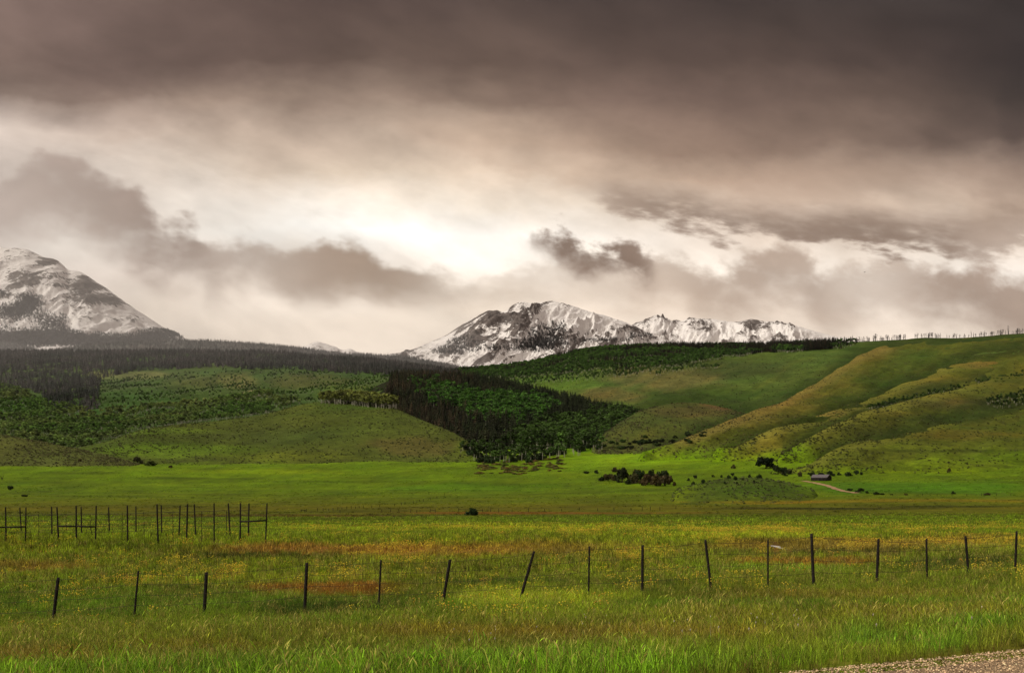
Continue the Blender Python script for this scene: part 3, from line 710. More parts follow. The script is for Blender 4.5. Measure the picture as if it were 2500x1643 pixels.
M_T = Mountain([(660,880),(730,852),(750,843),(765,836),(776,833),(787,838),(797,839),(810,845),(821,846),(833,856),(846,853),(855,849),(867,858),(900,866),(980,885)], 12500, 11000, 900, 0.4, 120, 300, 73, bias_r, wood_r)
M_T.build('tiny far snow peak left of the central mountain', 160, 60)

# ------------------------------------------------------------------ plant shapes
def leaf_quads(mb, centers, size, rnd, up=0.3):
    for c in centers:
        n = Vector((rnd.gauss(0, 1), rnd.gauss(0, 1), rnd.gauss(0, 1) + up)).normalized()
        a = n.orthogonal().normalized(); b = n.cross(a)
        an = rnd.random() * 6.28; a, b = a * math.cos(an) + b * math.sin(an), b * math.cos(an) - a * math.sin(an)
        s1 = size * (0.6 + 0.8 * rnd.random()); s2 = s1 * (0.5 + 0.5 * rnd.random())
        c = Vector(c)
        mb.add([c - a * s1, c - b * s2 + n * s1 * 0.2, c + a * s1, c + b * s2 + n * s1 * 0.15], [(0, 1, 2), (0, 2, 3)])
def conifer_parts(seed, h=1.0, whorls=11, per=8, wid=0.16, bare=0.12, thin=0.0):
    """unit-high spruce or pine: crown of drooping ragged branches, tapered trunk"""
    rnd = random.Random(seed); cr = MB(); tr = MB()
    tr.tube([(0, 0, -0.03), (0.004, 0, 0.4), (0, 0.003, 0.97)], [0.016, 0.011, 0.002], 5)
    for i in range(whorls):
        f = i / (whorls - 1); z = bare + (1 - bare) * f * 0.97
        r = wid * (1 - f) ** 0.8 * (0.75 + 0.5 * rnd.random()) + 0.012
        for k in range(per):
            if rnd.random() < thin: continue
            an = 2 * math.pi * (k + rnd.random() * 0.8) / per + i * 0.7
            rr = r * (0.65 + 0.6 * rnd.random()); dz = -rr * (0.25 + 0.45 * rnd.random())
            d = Vector((math.cos(an), math.sin(an), 0)); sdv = Vector((-d.y, d.x, 0))
            wv = rr * 0.34
            base = Vector((0, 0, z)); mid = base + d * rr * 0.55 + Vector((0, 0, dz * 0.3)); tip = base + d * rr + Vector((0, 0, dz))
            cr.add([base + Vector((0, 0, 0.02)), mid - sdv * wv, tip, mid + sdv * wv, mid + Vector((0, 0, -0.03 - 0.02 * rnd.random()))],
                   [(0, 1, 2), (0, 2, 3), (1, 4, 2), (3, 2, 4)])
    cr.add([(-0.012, 0, 0.9), (0.012, 0, 0.9), (0, 0.004, 1.02), (0, -0.012, 0.9), (0, 0.012, 0.9)], [(0, 1, 2), (3, 4, 2)])
    return cr, tr
def aspen_parts(seed, clear=0.42, wid=0.2, n=150, leaf=0.05):
    rnd = random.Random(seed); cr = MB(); tr = MB()
    lx, ly = rnd.uniform(-.03, .03), rnd.uniform(-.03, .03)
    tr.tube([(0, 0, -0.03), (lx * .4, ly * .4, 0.35), (lx, ly, 0.85)], [0.017, 0.012, 0.004], 5)
    for k in range(5):
        z = clear + 0.08 + k * 0.08; an = k * 2.4 + rnd.random()
        b = Vector((lx * z, ly * z, z)); e = b + Vector((math.cos(an) * wid * .7, math.sin(an) * wid * .7, 0.10))
        tr.tube([b, e], [0.005, 0.002], 3, False)
    lobes = [(rnd.uniform(-.5, .5) * wid, rnd.uniform(-.5, .5) * wid, clear + (1 - clear) * rnd.uniform(.2, .85), wid * rnd.uniform(.35, .6)) for _ in range(8)]
    cs = []
    for i in range(n):
        x, y, z, r = lobes[i % 8]
        v = Vector((rnd.gauss(0, 1), rnd.gauss(0, 1), rnd.gauss(0, 1))).normalized() * r * rnd.random() ** 0.4
        cs.append((x + lx + v.x, y + ly + v.y, min(z + v.z * 0.9, 1.0)))
    leaf_quads(cr, cs, leaf, rnd)
    return cr, tr
def shrub_parts(seed, wid=0.6, n=220, leaf=0.085, lob=9):
    """unit-high bush: leaf clumps in uneven lobes on short stems"""
    rnd = random.Random(seed); cr = MB(); tr = MB()
    lobes = []
    for k in range(lob):
        an = rnd.random() * 6.28; rr = wid * rnd.random() ** 0.6 * 0.75
        lobes.append((math.cos(an) * rr, math.sin(an) * rr, rnd.uniform(.3, .72) * (1.1 - 0.5 * rr / wid), rnd.uniform(.2, .33)))
        tr.tube([(math.cos(an) * rr * .15, math.sin(an) * rr * .15, -0.05), (math.cos(an) * rr * .6, math.sin(an) * rr * .6, lobes[-1][2] * .6), (lobes[-1][0], lobes[-1][1], lobes[-1][2])], [0.02, 0.014, 0.006], 4, False)
    cs = []
    for i in range(n):
        x, y, z, r = lobes[i % lob]
        v = Vector((rnd.gauss(0, 1), rnd.gauss(0, 1), rnd.gauss(0, 1))).normalized() * r * rnd.random() ** 0.45
        cs.append((x + v.x, y + v.y, max(0.04, z + v.z)))
    leaf_quads(cr, cs, leaf, rnd, 0.5)
    return cr, tr
def join_mb(a, b, name, mats):
    o = MB(); o.add(a.v, a.f); n0 = len(a.f); o.add(b.v, b.f)
    me_o = o.build(name, mats[0], link=False); me_o.data.materials.append(mats[1])
    mi = np.zeros(len(o.f), np.int32); mi[n0:] = 1
    me_o.data.polygons.foreach_set('material_index', mi)
    return me_o

# ------------------------------------------------------------------ scatter: one object holding many small pieces
def scatter(name, pos, scale, rot, col, protos, label):
    n = len(pos)
    me = bpy.data.meshes.new(name)
    me.vertices.add(n); me.vertices.foreach_set('co', np.asarray(pos, np.float32).ravel())
    def fa(k, typ, v, key):
        a = me.attributes.new(k, typ, 'POINT'); a.data.foreach_set(key, np.asarray(v, np.float32).ravel())
    fa('scl', 'FLOAT_VECTOR', scale, 'vector'); fa('rot', 'FLOAT_VECTOR', rot, 'vector')
    fa('col', 'FLOAT_COLOR', np.concatenate([col, np.ones((n, 1))], 1), 'color')
    a = me.attributes.new('pick', 'INT', 'POINT'); a.data.foreach_set('value', RNG.integers(0, len(protos), n).astype(np.int32))
    o = bpy.data.objects.new(name, me); COL.objects.link(o)
    g = bpy.data.node_groups.new(name, 'GeometryNodeTree')
    g.interface.new_socket('Geometry', in_out='INPUT', socket_type='NodeSocketGeometry')
    g.interface.new_socket('Geometry', in_out='OUTPUT', socket_type='NodeSocketGeometry')
    N, L = g.nodes, g.links
    gi, go = N.new('NodeGroupInput'), N.new('NodeGroupOutput')
    inst = N.new('GeometryNodeInstanceOnPoints'); jn = N.new('GeometryNodeJoinGeometry')
    for p in protos:
        oi = N.new('GeometryNodeObjectInfo'); oi.inputs['Object'].default_value = p; oi.inputs['As Instance'].default_value = True
        L.new(oi.outputs['Geometry'], jn.inputs[0])
    def na(k, typ):
        nd = N.new('GeometryNodeInputNamedAttribute'); nd.data_type = typ; nd.inputs[0].default_value = k; return nd.outputs[0]
    L.new(gi.outputs[0], inst.inputs['Points']); L.new(jn.outputs[0], inst.inputs['Instance'])
    inst.inputs['Pick Instance'].default_value = True
    L.new(na('pick', 'INT'), inst.inputs['Instance Index'])
    L.new(na('rot', 'FLOAT_VECTOR'), inst.inputs['Rotation']); L.new(na('scl', 'FLOAT_VECTOR'), inst.inputs['Scale'])
    L.new(inst.outputs[0], go.inputs[0])
    md = o.modifiers.new('scatter', 'NODES'); md.node_group = g
    tag(o, label, None, None, 'stuff')
    return o

# ------------------------------------------------------------------ forests
def warp(px, py, x, d):
    return px + 16 * fbm(x / 60, d / 60, 3, 0.6, 91), py + 7 * fbm(x / 60, d / 60, 3, 0.6, 92)
def sample_layer(h, n, tlo=0.0, thi=1.0, p0=-200, p1=2700):
    p0 = max(h.p0, p0); p1 = min(h.p1, p1)
    px = RNG.uniform(p0, p1, n); df = np.interp(px, _PXG, h.df); dc = np.interp(px, _PXG, h.dc)
    dlo = df + tlo * (dc - df); dhi = df + thi * (dc - df)
    d = np.sqrt(RNG.uniform(0, 1, n) * (dhi ** 2 - dlo ** 2) + dlo ** 2)
    x = (px - CX) / K * d; z = h.ev(px, d)
    ok = z > z_floor(x, d) - 1
    x, d, z = x[ok], d[ok], z[ok]; px, py = project(x, d, z)
    px, py = warp(px, py, x, d)
    return x, d, z, px, py
CON, ASP = [], []      # rows: x, y, z, height, r, g, b
def put(lst, x, d, z, h, col, var=0.38):
    n = len(x)
    c = np.asarray(col, float)
    if c.ndim == 1: c = np.broadcast_to(c, (n, 3))
    c = c * (1 + var * RNG.normal(size=(n, 1))).clip(0.3, 2.0)
    hh = h * (0.72 + 0.5 * RNG.random(n))
    lst.append(np.column_stack([x, d, z, hh, c]))
DKG, BRW, GRY, FRO = np.array((0.022, 0.040, 0.013)), np.array((0.085, 0.060, 0.034)), np.array((0.13, 0.12, 0.115)), np.array((0.24, 0.235, 0.235))
AG, AG2, AGY = np.array((0.07, 0.155, 0.022)), np.array((0.065, 0.125, 0.022)), np.array((0.2, 0.23, 0.05))
def mixc(a, b, f): f = np.clip(f, 0, 1)[:, None]; return a * (1 - f) + b * f

# far ridge, all conifers, frosted towards the top on the right
x, d, z, px, py = sample_layer(H_F, 22000, 0.25, 1.06, -150, 1250)
f = 0.5 + 1.3 * fbm(x / 160, d / 160, 3, 0.5, 5)
c = mixc(mixc(np.array((0.13, 0.145, 0.13)), GRY * 2.0, f), FRO, sstep(560, 700, px) * sstep(905, 868, py) * 0.75 * (0.5 + RNG.random(len(px))))  # pale grey base tone puts distant haze into the tree colour
put(CON, x, d, z, 10.5, c)
x, d, z, px, py = sample_layer(H_F2, 7000, 0.3, 1.05, -150, 240)
put(CON, x, d, z, 10.5, mixc(np.array((0.16, 0.17, 0.17)), GRY * 2.0, RNG.random(len(x))))
# left slope
x, d, z, px, py = sample_layer(H_E, 60000, 0.05, 1.05, -150, 1250)
P1 = [(-200,800),(640,800),(1100,860),(1250,900),(1250,960),(1010,925),(900,915),(760,905),(640,900),(500,898),(400,905),(320,908),(245,925),(238,1005),(120,1005),(100,960),(40,945),(0,955),(-200,960)]
P2 = [(-200,1000),(0,1005),(110,985),(230,1008),(330,995),(500,985),(640,962),(735,985),(640,1016),(460,1035),(330,1055),(270,1078),(200,1100),(-200,1090)]
P3 = [(-200,945),(0,940),(60,960),(125,1000),(0,1010),(-200,1010)]
nz = fbm(x / 120, d / 120, 3, 0.5, 8)
k = inpoly(px, py, P1) & (RNG.random(len(px)) < 0.5)
put(CON, x[k], d[k], z[k], 12, mixc(np.array((0.075, 0.09, 0.075)), np.array((0.17, 0.155, 0.15)), 0.5 + 1.4 * nz[k]))  # conifer tone lightened to stand in for haze over the slope
k = (inpoly(px, py, P2) | inpoly(px, py, P3)) & (RNG.random(len(px)) < 0.8)
put(ASP, x[k], d[k], z[k], 10, mixc(AG2 * 1.7, np.array((0.20, 0.25, 0.07)), 0.5 + 1.5 * nz[k]))
k = inpoly(px, py, [(240,925),(640,905),(960,920),(960,985),(735,985),(640,958),(330,990),(240,1000)]) & (RNG.random(len(px)) < 0.10 + 0.35 * sstep(0.05, 0.4, nz))
put(ASP, x[k], d[k], z[k], 7, AG2 * 1.2)
x, d, z, px, py = sample_layer(H_D, 9000, 0.75, 1.1, 680, 990)
k = inpoly(px, py, [(780,985),(850,955),(980,955),(985,1000),(880,992)]) 
put(ASP, x[k][:420], d[k][:420], z[k][:420], 13, AGY * 0.85)
# central valley
x, d, z, px, py = sample_layer(H_G, 26000, 0.0, 1.03, 900, 1640)
PA = [(1015,945),(1080,955),(1130,972),(1200,982),(1290,985),(1350,1012),(1300,1040),(1215,1040),(1150,1020),(1100,1000)]
PB = [(1225,1112),(1262,1075),(1335,1045),(1420,1040),(1470,1020),(1560,1022),(1560,1060),(1480,1085),(1450,1105),(1340,1115),(1310,1130),(1225,1130)]
jx, jy = RNG.normal(size=len(px)) * 17, RNG.normal(size=len(px)) * 7
inA, inB = inpoly(px + jx, py + jy, PA), inpoly(px + jx, py + jy, PB)
nz = fbm(x / 70, d / 70, 3, 0.5, 9)
k = ~(inA | inB) & (py < 1128) & (RNG.random(len(px)) < 0.36 * (0.75 + 0.9 * nz).clip(.2, 1.2)) & (px > 950 + 25 * fbm(x / 50, d / 50, 3, 0.5, 3))
brown = (1 - sstep(0, 40, py - np.interp(px, [950,1010,1060,1120,1180,1250], [920,935,965,1005,1035,1065]))) 
c = mixc(DKG, BRW, 0.12 + 0.8 * sstep(-0.25, 0.4, nz) * sstep(1280, 1120, px))
put(CON, x[k], d[k], z[k], 17.5, c[k])
k = inA & (RNG.random(len(px)) < 0.65)
put(ASP, x[k], d[k], z[k], 16, mixc(AG, np.array((0.05, 0.14, 0.016)), RNG.random(k.sum())))
k = inB & (RNG.random(len(px)) < 0.6)
put(ASP, x[k], d[k], z[k], 15, mixc(AG2, np.array((0.04, 0.08, 0.012)), RNG.random(k.sum())))
# floor of the central valley: a few rounder aspens at its mouth
xs = []
for (a, b, n, hh) in [(1190,1118,26,12),(1240,1122,22,12),(1290,1118,18,11),(1350,1112,14,11),(1400,1100,16,11),(1440,1092,14,10),(1165,1105,16,10)]:
    for _ in range(n):
        gx, gy, gz = on_ground(a + RNG.normal() * 22, b + RNG.normal() * 5)
        xs.append((gx, gy, gz, hh))
xs = np.array(xs); put(ASP, xs[:, 0], xs[:, 1], xs[:, 2], 12, mixc(np.array((0.035, 0.065, 0.012)), AG2, RNG.random(len(xs))))
# right hillside skyline wood
x, d, z, px, py = sample_layer(H_H, 60000, 0.3, 1.04, 1080, 2120)
PH = [(1080,880),(1300,860),(1420,830),(1600,820),(2100,820),(2095,842),(2050,852),(1860,864),(1750,878),(1680,892),(1560,900),(1450,908),(1300,920),(1150,935),(1080,930)]
nz = fbm(x / 110, d / 110, 3, 0.5, 12); inH = inpoly(px, py, PH)
asp = nz + 0.4 * sstep(846, 880, py) - 0.08 > 0.05
dn = sstep(2110, 1960, px) * (0.75 + 0.9 * nz)
k = inH & ~asp & (RNG.random(len(px)) < 0.55 * dn)
put(CON, x[k], d[k], z[k], 14, mixc(np.array((0.014, 0.026, 0.010)), BRW * 0.55, RNG.random(k.sum())))
k = inH & asp & (RNG.random(len(px)) < 0.5 * dn)
put(ASP, x[k], d[k], z[k], 11, mixc(np.array((0.05, 0.12, 0.016)), AG2 * 1.3, RNG.random(k.sum())))
k = inpoly(px, py, [(1150,930),(1450,908),(1700,890),(1760,900),(1600,915),(1450,930),(1250,945)]) & (RNG.random(len(px)) < 0.11)
put(ASP, x[k], d[k], z[k], 9, AG2 * 1.1)
# scrub in the gullies of the spurs
x, d, z, px, py = sample_layer(H_S2, 9000, 0.2, 0.95, 2050, 2600)
k = inpoly(px, py, [(2120,1000),(2300,955),(2520,905),(2520,925),(2330,975),(2160,1005)]) & (RNG.random(len(px)) < 0.35)
put(ASP, x[k], d[k], z[k], 6, AG2 * 0.7)
x, d, z, px, py = sample_layer(H_S3, 5000, 0.2, 0.95, 2300, 2600)
k = inpoly(px, py, [(2400,985),(2520,955),(2520,990),(2420,998)]) & (RNG.random(len(px)) < 0.3)
put(ASP, x[k], d[k], z[k], 6, AG2 * 0.7)
# trees on the snowy mountains
for Mt, nn in ((M_L, 9000), (M_C, 3500)):
    X, D, Z, p_, q_, wd = Mt.pts
    ok = np.argwhere((wd + 0.25 * RNG.random(wd.shape) > 0.5) & (p_ > -100))
    if len(ok):
        ij = ok[RNG.integers(0, len(ok), nn)]; i, j = ij[:, 0], ij[:, 1]
        sx = X[i, j] + RNG.normal(size=nn) * 4; sy = D[i, j]; sz = Z[i, j] - 2
        put(CON, sx, sy, sz, 15, mixc(np.array((0.02, 0.022, 0.022)), GRY, RNG.random(nn) * 0.8))

def nearest_split(rows, n):
    """the ones that show largest become trees of their own"""
    rows = np.concatenate(rows); p, q = project(rows[:, 0], rows[:, 1], rows[:, 2])
    size = rows[:, 3] / rows[:, 1]
    size[(p < -10) | (p > 2510) | (rows[:, 1] > 2600)] = -1
    idx = np.argsort(-size)
    return rows, idx
CONR, ci = nearest_split(CON, 300); ASPR, ai = nearest_split(ASP, 300)
con_big, con_rest = CONR[ci[:300]], CONR[ci[300:]]
asp_big, asp_rest = ASPR[ai[:300]], ASPR[ai[300:]]
CPR = [conifer_parts(s_, whorls=9 + s_ % 4, per=8, wid=0.13 + 0.02 * (s_ % 4), bare=0.1 + 0.05 * (s_ % 3), thin=0.1 * (s_ % 3)) for s_ in range(5)]
APR = [aspen_parts(20 + s_, 0.34 + 0.04 * (s_ % 3), 0.2 + 0.03 * (s_ % 2), 150, 0.052) for s_ in range(5)]
cprot = [join_mb(a, b, 'conifer', (M_LEAF_I, M_TRUNK_D)) for a, b in CPR]
aprot = [join_mb(a, b, 'aspen', (M_LEAF_I, M_TRUNK_A)) for a, b in APR]
def scat_rows(name, R_, protos, wid, label):
    n = len(R_); rot = np.zeros((n, 3)); rot[:, 2] = RNG.uniform(0, 6.28, n)
    ww = R_[:, 3] * wid * (0.8 + 0.4 * RNG.random(n))
    return scatter(name, R_[:, :3], np.column_stack([ww, ww, R_[:, 3]]), rot, R_[:, 4:7], protos, label)
scat_rows('conifer_forest', con_rest, cprot, 1.35, 'dark conifer forest covering the ridges and the valley sides')
scat_rows('aspen_woods', asp_rest, aprot, 1.4, 'green aspen woods on the slopes left and right of the valley')

def tree_set(rows, parts, kind, crown_mat, trunk_mat, wid, labeler, group, cat):
    meshes = [(c.build('crown', crown_mat, link=False).data, t_.build('trunk', trunk_mat, link=False).data) for c, t_ in parts]
    for i, r in enumerate(rows):
        cm, tm = meshes[i % len(meshes)]
        e = empty(kind, (r[0], r[1], r[2]), random.uniform(0, 6.28)); ww = r[3] * wid * random.uniform(.85, 1.2)
        e.scale = (ww, ww, r[3])
        for nm, me in (('crown', cm), ('trunk', tm)):
            o = bpy.data.objects.new(nm, me); COL.objects.link(o); o.parent = e; o.color = (r[4], r[5], r[6], 1)
        p, q = project(r[0], r[1], r[2])
        tag(e, labeler(p, q, r), cat, group)
def con_label(p, q, r):
    c = 'brownish' if r[4] > r[5] else 'dark green'
    t = 'tall' if r[3] > 19 else 'short'
    row = 'near the foot' if q > 1085 else ('halfway up' if q > 1020 else 'near the top')
    side = 'left edge' if p < 1080 else ('left part' if p < 1180 else ('middle' if p < 1300 else ('right part' if p < 1420 else 'right edge')))
    return f'{t} {c} conifer {row} of the wooded central valley, at its {side}'
def asp_label(p, q, r):
    t = 'tall' if r[3] > 14 else 'short'; c = 'bright' if r[5] > 0.11 else 'deep'
    if p < 1000: return f'{t} {c} green aspen on the crest of the rounded hill left of the valley'
    if p > 1600: return f'{t} {c} green aspen in a gully of the right hillside'
    side = 'left part' if p < 1200 else ('middle' if p < 1300 else ('right part' if p < 1420 else 'right edge'))
    if q > 1080: return f'{t} {c} green aspen with pale trunk at the valley mouth, in its {side}'
    return f'{t} {c} green aspen among the conifers of the central valley, in its {side}'
tree_set(con_big, CPR, 'conifer', M_LEAF_O, M_TRUNK_D, 1.25, con_label, 'conifers of the central valley', 'conifer')
tree_set(asp_big, APR, 'aspen', M_LEAF_O, M_TRUNK_A, 1.15, asp_label, 'aspens of the central valley and slopes', 'aspen')

# bare skyline trees on the right
SN = []
for s_ in range(5):
    rnd = random.Random(90 + s_); tr = MB(); br = MB()
    tr.tube([(0, 0, -0.04), (rnd.uniform(-.02, .02), 0, .5), (rnd.uniform(-.03, .03), 0, 1.0)], [0.022, 0.016, 0.006], 5)
    for kk in range(16):
        zz = rnd.uniform(.3, .95); an = rnd.random() * 6.28; L_ = 0.10 * (1.15 - zz) + 0.03
        br.tube([(0, 0, zz), (math.cos(an) * L_, math.sin(an) * L_, zz + rnd.uniform(-.03, .02))], [0.008, 0.004], 3, False)
    if s_ % 2 == 0:
        leaf_quads(br, [(rnd.gauss(0, .05), rnd.gauss(0, .05), rnd.uniform(.5, 1)) for _ in range(30)], 0.035, rnd)
    SN.append((br, tr))
snm = [(b.build('branches', M_SNAG, link=False).data, t_.build('trunk', M_SNAG, link=False).data) for b, t_ in SN]
sky_px = np.concatenate([RNG.uniform(1640, 2060, 80), RNG.uniform(2060, 2300, 95), RNG.uniform(2300, 2500, 60)])
for i, p in enumerate(sky_px):
    dcv = float(np.interp(p, _PXG, H_H.dc)) * RNG.uniform(.985, 1.0)
    x_ = (p - CX) / K * dcv; z_ = float(z_total(x_, dcv))
    e = empty('skyline_tree', (x_, dcv, z_), random.uniform(0, 6.28)); hh = random.uniform(5, 13) * (1.5 if random.random() < .06 else 1)
    e.scale = (hh * 2.0, hh * 2.0, hh)
    for nm, me in (('branches', snm[i % 5][0]), ('trunk', snm[i % 5][1])):
        o = bpy.data.objects.new(nm, me); COL.objects.link(o); o.parent = e
    lab = ('tall' if hh > 10 else ('middling' if hh > 7.5 else 'short')) + ' bare tree on the skyline ' + ('before the jagged part of the snowy range' if p < 1800 else 'before the flat part of the snowy range' if p < 1940 else 'before the falling end of the snowy range' if p < 2060 else
          'just above the top of the tan spur' if p < 2180 else 'right of the tan spur top' if p < 2300 else 'near the right edge' if p < 2410 else 'at the far right end')
    tag(e, lab, 'tree', 'bare trees along the right skyline')

# ------------------------------------------------------------------ shrubs one by one
SHP = [shrub_parts(40 + s_, 0.62 + 0.08 * (s_ % 3), 420, 0.105, 10 + s_ % 4) for s_ in range(5)]
shm = [(c.build('foliage', M_LEAF_O, link=False).data, t_.build('stem', M_TRUNK_D, link=False).data) for c, t_ in SHP]
SD, SB, SG = (0.026, 0.040, 0.010), (0.075, 0.062, 0.022), (0.05, 0.085, 0.018)
_sc = [0]
def shrub(px, py, wpx, hpx, col, label, group=None, name='shrub'):
    gx, gy, gz = on_ground(px, py)
    e = empty(name, (gx, gy, gz - 0.05), random.uniform(0, 6.28))
    h = hpx / K * gy; ww = wpx / K * gy / 1.3
    e.scale = (ww, ww, h)
    i = _sc[0] % 5; _sc[0] += 1
    for nm, me in (('foliage', shm[i][0]), ('stem', shm[i][1])):
        o = bpy.data.objects.new(nm, me); COL.objects.link(o); o.parent = e; o.color = (*[v * random.uniform(.85, 1.15) for v in col], 1)
    return tag(e, label, 'shrub', group)
shrub(1150, 1258, 36, 21, SD, 'lone dark round bush on the meadow beside the distant fence')
clump = [(1467,1172,14,12),(1485,1172,22,20),(1500,1172,14,18),(1520,1175,26,34),(1503,1150,14,12),(1545,1178,26,28),(1562,1172,22,30),(1552,1156,20,14),(1580,1182,24,26),(1590,1172,22,28),
         (1605,1184,28,30),(1622,1184,26,30),(1618,1168,22,26),(1636,1180,16,20),(1646,1184,8,11),(1532,1180,16,14),(1570,1184,18,16)]
for i, (a, b, c_, h_) in enumerate(clump):
    shrub(a, b + 2, c_ * 1.35, h_ * 1.12, SB if i % 3 else SD, 'dark brownish willow bush in the dense thicket left of the knoll', 'bushes of the dense thicket')
shrub(1432,1156,17,8,SD,'low dark bush left of the dense thicket, leftmost of two'); shrub(1457,1156,15,10,SD,'round dark bush left of the dense thicket, right one of two')
for i, (a, b, c_, h_) in enumerate([(1680,1174,9,9),(1692,1184,9,11),(1697,1168,10,11),(1716,1180,12,13),(1770,1182,8,8),(1762,1166,8,8),(1780,1168,10,11),(1788,1162,9,10),(1795,1172,12,13),(1800,1184,7,9),(1830,1166,9,10),(1853,1167,13,12),(1740,1165,8,8),(1815,1172,9,8),(1840,1178,8,7)]):
    shrub(a, b, c_, h_, SD, 'small dark bush scattered on the sage knoll', 'bushes on the sage knoll')
shrub(1790,1144,13,12,SB,'reddish brown bush on the grass left of the big dark tree')
for i, (a, b, c_, h_) in enumerate([(1900,1152,18,20),(1912,1156,20,20),(1928,1158,14,14),(1915,1162,16,9),(1890,1148,14,16)]):
    shrub(a, b, c_, h_, SD, 'dark bush in the clump right below the big dark tree', 'bushes below the big tree')
shrub(1952,1163,15,15,SB,'round brown bush between the knoll and the barn')
for a, b, c_, h_, l in [(1980,1162,18,12,'low dark bush behind the left end of the barn roof'),(2004,1160,18,9,'dark bush just behind the middle of the barn roof'),(2028,1162,19,14,'dark bush behind the right end of the barn'),
                        (2049,1160,11,9,'small round bush first to the right of the barn'),(2071,1162,20,12,'wide dark bush second to the right of the barn'),(2090,1159,13,14,'tall round bush third to the right of the barn'),(2102,1159,11,9,'small bush fourth to the right of the barn')]:
    shrub(a, b, c_, h_, SD, l, 'bushes behind the barn')
shrub(2317,1154,10,13,SB,'lone upright bush above the green field right of the barn')
shrub(2328,1206,11,9,SD,'small square dark bush at the lower edge of the right green field')
shrub(2408,1209,22,8,SB,'low brown bush near the right end of the green field edge')
shrub(2212,1209,9,6,SB,'tiny brown bush in the middle of the green field edge')
for i, (a, b, c_, h_) in enumerate([(2075,1198,14,8),(2100,1202,22,12),(2118,1204,12,7),(2140,1207,16,8),(2155,1208,12,6),(2176,1208,8,4)]):
    shrub(a, b, c_, h_, SD, 'low bush in the row beyond the end of the dirt track', 'bushes by the dirt track')
shrub(336,1132,24,19,SB,'brown bush at the right foot of the left sage hill'); shrub(368,1137,34,14,(0.07, 0.085, 0.015),'yellow green bush beside the brown bush at the hill foot')
shrub(195,1126,12,7,SB,'small brown bush at the foot of the left sage hill'); shrub(24,1196,15,14,SD,'small dark bush on the meadow near the left edge'); shrub(60,1212,16,7,SD,'low dark mound bush on the meadow left of the tall fence')
shrub(418,1142,14,7,SB,'small low bush on the meadow edge below the rounded hill')
for i in range(34):
    a = RNG.uniform(1450, 1720); b = np.interp(a, [1450,1500,1600,1720], [1090,1092,1078,1062]) + RNG.normal() * 6
    shrub(a, b, RNG.uniform(12, 22), RNG.uniform(6, 11), SD if i % 2 else SG, 'dark low bush in the thicket at the foot of the brown knob', 'bushes at the foot of the brown knob')
for i in range(120):
    a = RNG.uniform(1165, 1375); b = 1141 + RNG.normal() * 9 - 0.03 * (a - 1180)
    shrub(a, b, RNG.uniform(10, 24), RNG.uniform(3.2, 5.6), (0.24, 0.19, 0.055) if i % 3 else (0.14, 0.15, 0.04), 'low brown bush in the willow patch at the valley mouth', 'willow patch at the valley mouth')
for i in range(70):
    a = RNG.uniform(1135, 1470); b = np.interp(a, [1135,1180,1310,1345,1470], [1100,1127,1122,1108,1092]) + RNG.normal() * 4
    shrub(a, b, RNG.uniform(16, 28), RNG.uniform(11, 20), (0.028, 0.045, 0.012) if i % 3 else (0.05, 0.08, 0.02), 'dark round bush along the lower edge of the valley forest', 'bushes at the valley forest edge')

# the big tree left of the barn
bt = MB(); bc = MB(); rnd = random.Random(5)
bt.tube([(0, 0, -.05), (0.01, 0, .2), (0.03, 0.02, .45)], [0.05, 0.04, 0.03], 7)
lobes = []
for kk in range(13):
    an = kk * 2.4; rr = 0.55 * math.sqrt((kk + .5) / 13); zz = rnd.uniform(.34, .80) - 0.15 * rr
    bt.tube([(0.02, 0.01, .3), (math.cos(an) * rr * .5, math.sin(an) * rr * .5, zz * .8), (math.cos(an) * rr, math.sin(an) * rr, zz)], [0.025, .015, .006], 5, False)
    lobes.append((math.cos(an) * rr, math.sin(an) * rr, zz, rnd.uniform(.17, .25)))
cs = []
for i in range(1700):
    X0, Y0, Z0, r0 = lobes[i % 13]; v = Vector((rnd.gauss(0, 1), rnd.gauss(0, 1), rnd.gauss(0, 1))).normalized() * r0 * rnd.random() ** .45
    cs.append((X0 + v.x, Y0 + v.y, max(.1, Z0 + v.z)))
leaf_quads(bc, cs, 0.062, rnd, 0.5)
gx, gy, gz = on_ground(1870, 1144)
e = empty('broadleaf_tree', (gx, gy, gz)); hh = 31 / K * gy; e.scale = (54 / K * gy / 1.45, 54 / K * gy / 1.45, hh)
o = bc.build('crown', M_LEAF_O, e); o.color = (0.013, 0.024, 0.007, 1); bt.build('trunk', M_TRUNK_D, e)
tag(e, 'big dark rounded tree on the slope left of the barn', 'tree')

# bare little bush at the left edge
sb = MB()
for kk in range(9):
    an = kk * .7; sb.tube([(0, 0, -.05), (math.cos(an) * .15, math.sin(an) * .15, .5), (math.cos(an) * .32, math.sin(an) * .32, random.uniform(.7, 1.0))], [.03, .02, .008], 4, False)
gx, gy, gz = on_ground(5, 1172)
o = sb.build('bare_shrub', M_TRUNK_D); o.location = (gx, gy, gz); hh = 13 / K * gy; o.scale = (hh, hh, hh)
tag(o, 'leafless little shrub at the left edge of the meadow', 'shrub')

